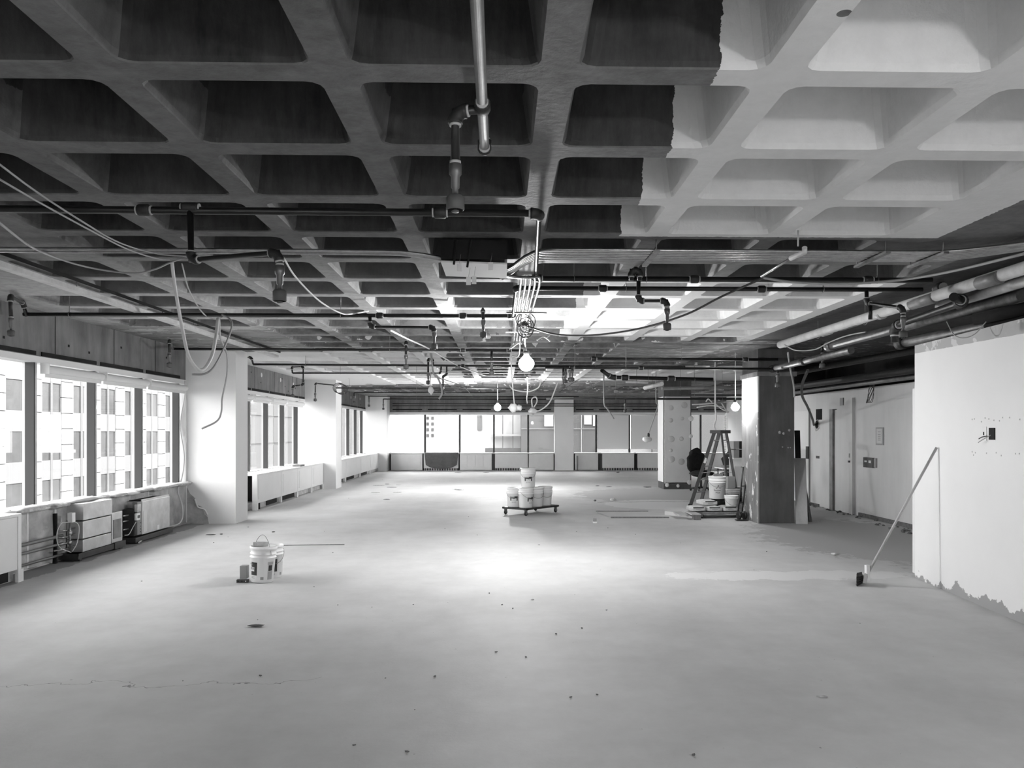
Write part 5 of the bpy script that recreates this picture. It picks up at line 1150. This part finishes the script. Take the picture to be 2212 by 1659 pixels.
for k in range(9):
    c0 = P(1134 + random.uniform(-4, 4), 700 + random.uniform(-10, 16), 9.2); rx = random.uniform(.05, .11); rz = random.uniform(.04, .13); ph = random.uniform(0, 6)
    pts = [c0 + Vector((rx * math.cos(a), .05 * math.sin(2 * a + ph), rz * math.sin(a))) for a in [ph + 2 * PI * .85 * i / 12 for i in range(13)]]
    B().tube(pts, .0055, 5).done('wire', 'cabled' if k % 3 else 'cablew', parent=tg)
B().blob(P(1134, 700, 9.2), .04, .04, .03, .5, 2).done('knot', 'cabled', parent=tg)
B().tube(smooth_path([P(1160, 735, 9.4), P(1172, 728, 9.4), P(1180, 730, 9.4), P(1189, 738, 9.4)]), .007, 5).tube(smooth_path([P(1180, 730, 9.4), P(1188, 725, 9.4)]), .006, 5).tube(smooth_path([P(1120, 737, 9.3), P(1104, 750, 9.3), P(1101, 753, 9.3), P(1106, 750, 9.3), P(1121, 739, 9.3)]), .009, 5).done('white_wire', 'cablew', parent=tg)
lt_ = empty('temporary_wiring', P(1540, 868, 18.6), label='white taped temporary wiring strung above the stepladder', cat='wires')
for (p0, p1, p2) in (((1495, 874), (1530, 872), (1590, 866)), ((1505, 880), (1535, 876), (1565, 880)), ((1525, 868), (1530, 862), (1538, 869)), ((1552, 864), (1558, 870), (1572, 892)), ((1545, 872), (1560, 884), (1575, 890))):
    B().tube(smooth_path([P(*p0, 18.6), P(*p1, 18.6), P(*p2, 18.6)]), .014, 6).done('wire', 'cablew', parent=lt_)
B().tube([P(1510, 874, 18.8), P(1562, 868, 18.5)], .03, 8).done('bar', 'sheetd', parent=lt_)
cl2 = empty('wire_coil', P(733, 832, 22.5), label='coil of cable hung on the pipe end by the middle left column', cat='cable')
for k in range(4): c0 = P(732 + k * 2, 838 + k, 22.5); B().tube([c0 + Vector((.16 * math.cos(a), .01 * k, .14 * math.sin(a))) for a in [2 * PI * i / 14 for i in range(14)]], .008, 5, closed=True).done('loop', 'cabled', parent=cl2)

# ------------------------------------------------------------------ lamps
def lamp(p, lab, r=.095, cord_top=None, mm='bulb'):
    L = empty('work_lamp', p, label=lab, cat='lamp')
    b = B(); b.lathe([(.001, -r), (r * .6, -r * .8), (r * .95, -r * .3), (r, 0), (r * .9, r * .4), (r * .5, r * .85), (.03, r * 1.05)], p, 20, capb=False, capt=True); b.done('bulb', mm, parent=L)
    B().lathe([(.03, r * 1.0), (.035, r * 1.1), (.035, r * 1.6), (.02, r * 1.75)], p, 12).done('socket', 'plasticb', parent=L)
    B().tube([Vector(p) + Vector((0, 0, r * 1.7)), cord_top or Vector((p[0], p[1], ZB + .36))], .008, 6).done('cord', 'cablew', parent=L)
    return L
lamp((.30, 10.0, 2.47), 'nearest glowing bare work lamp hanging from the conduits', cord_top=Vector((.24, 10.0, 2.98)))
lamp((-.12, 23.0, 2.31), 'glowing bare work lamp farther back, lower left of the nearest', mm='bulb4')
lamp((4.34, 15.05, 2.09), 'glowing bare work lamp hanging left of the dark column', r=.075, mm='bulb2')
lamp((2.6, -.5, 2.36), 'glowing bare work lamp hanging behind the viewer', mm='bulb3')

# ------------------------------------------------------------------ floor litter
def chip(px, py, lab, w=.12, d_=.05, h=.012, m='rubbled', rz=0.0, name='debris_chip', group=None, cat='debris'):
    q = PF(px, py); b = B(); b.blob((0, 0, h / 2), w / 2, d_ / 2, h / 2, .7, px, 1)
    o = b.done(name, m, label=lab, cat=cat, group=group); o.location = (q.x, q.y, 0.001); o.rotation_euler = (0, 0, rz); return o
chip(552, 1354, 'curled dark scrap on the open floor nearest the viewer on the left', .14, .07, .02)
chip(455, 1156, 'short dark stick left of the near column foot', .16, .03, .015); chip(478, 1155, 'small dark crumb by the short stick near the column foot', .05, .05, .02)
chip(590, 1150, 'small dark fleck right of the near column foot', .06, .04, .02)
for i, (x, y, w) in enumerate([(818, 1049, .5), (845, 1053, .35), (812, 1064, .3), (835, 1079, .2), (862, 1048, .2), (836, 1046, .15), (858, 1064, .25), (1050, 1021, .3), (930, 1018, .5), (990, 1021, .3), (892, 1017, .3)]): chip(x, y, 'thin scrap on the floor by the far left enclosures', w, .06, .015, 'rubbled' if i % 2 else 'rubble', group='thin scraps near the far left enclosures')
chip(990, 1059, 'curved bright offcut lying left of the pail dolly', .34, .10, .06, 'rubble'); chip(1325, 1083, 'pale brick-like chunk behind the pail dolly to the right', .18, .14, .08, 'rubble'); chip(1285, 1083, 'small dark lump left of the pale chunk', .08, .06, .04)
chip(1316, 1052, 'long thin dark chip right of the pail dolly', .2, .05, .02); chip(1291, 1050, 'small dark chip nearest the far pier', .12, .05, .02); chip(1398, 1053, 'dark rag at the foot of the patched pillar', .3, .1, .03); chip(1335, 1021, 'small dark scrap before the toothed vent', .14, .06, .03)
b_ = empty('small_box', PF(1285, 1130), label='small dark-topped box on the floor between dolly and platform truck', cat='box'); q = PF(1285, 1130); B().box(q.x - .035, q.x + .035, q.y - .03, q.y + .03, 0, .03, bev=.002).done('base', 'plastic', parent=b_); B().box(q.x - .03, q.x + .03, q.y - .025, q.y + .025, .03, .08, bev=.002).done('top', 'card', parent=b_)
a0, a1, a2 = PF(1320, 1119), PF(1445, 1119), PF(1287, 1105)
B().beam(a0 + Vector((0, 0, .012)), a1 + Vector((0, 0, .012)), .03, .024).done('batten', 'woodd', label='dark batten on the floor left of the drywall stack, nearer one', cat='board'); B().beam(a2 + Vector((0, 0, .008)), PF(1400, 1105) + Vector((0, 0, .008)), .02, .016).done('batten', 'woodd', label='dark batten on the floor left of the drywall stack, farther one', cat='board')
B().beam(PF(1290, 1108, .008), a0 + Vector((0, 0, .008)), .02, .016).done('batten', 'wood', label='pale batten joining the two dark battens on the floor', cat='board')
chip(1803, 1199, 'white plaster lump on the floor left of the broom', .12, .06, .03, 'mud'); chip(1776, 1506, 'pale smear-like chip on the floor at lower right', .09, .02, .008, 'rubble')
B().tube([PF(604, 1178, .006), PF(744, 1176, .006)], .006, 5).done('thin_rod', 'woodd', label='thin rod lying on the floor behind the near pail', cat='rod')
chip(1150, 1296, 'small pale fleck in the middle of the open floor', .04, .02, .01, 'rubble')
rr = random.Random(5); proto = None
for i in range(55):
    px = rr.choice((rr.uniform(420, 1400), rr.uniform(300, 2000))); py = rr.choice((rr.uniform(1030, 1180), rr.uniform(1120, 1330), rr.uniform(1300, 1640)))
    q = PF(px, py)
    if q.x > 4.2 or q.x < -4.5: continue
    if proto is None: proto = chip(px, py, 'tiny dark crumb scattered on the open floor', .02, .013, .008, group='tiny crumbs scattered on the floor'); continue
    c = proto.copy(); COL.objects.link(c); c.location = (q.x, q.y, .001); c.rotation_euler = (0, 0, rr.uniform(0, 3)); s = rr.uniform(.5, 1.5); c.scale = (s, s, s)
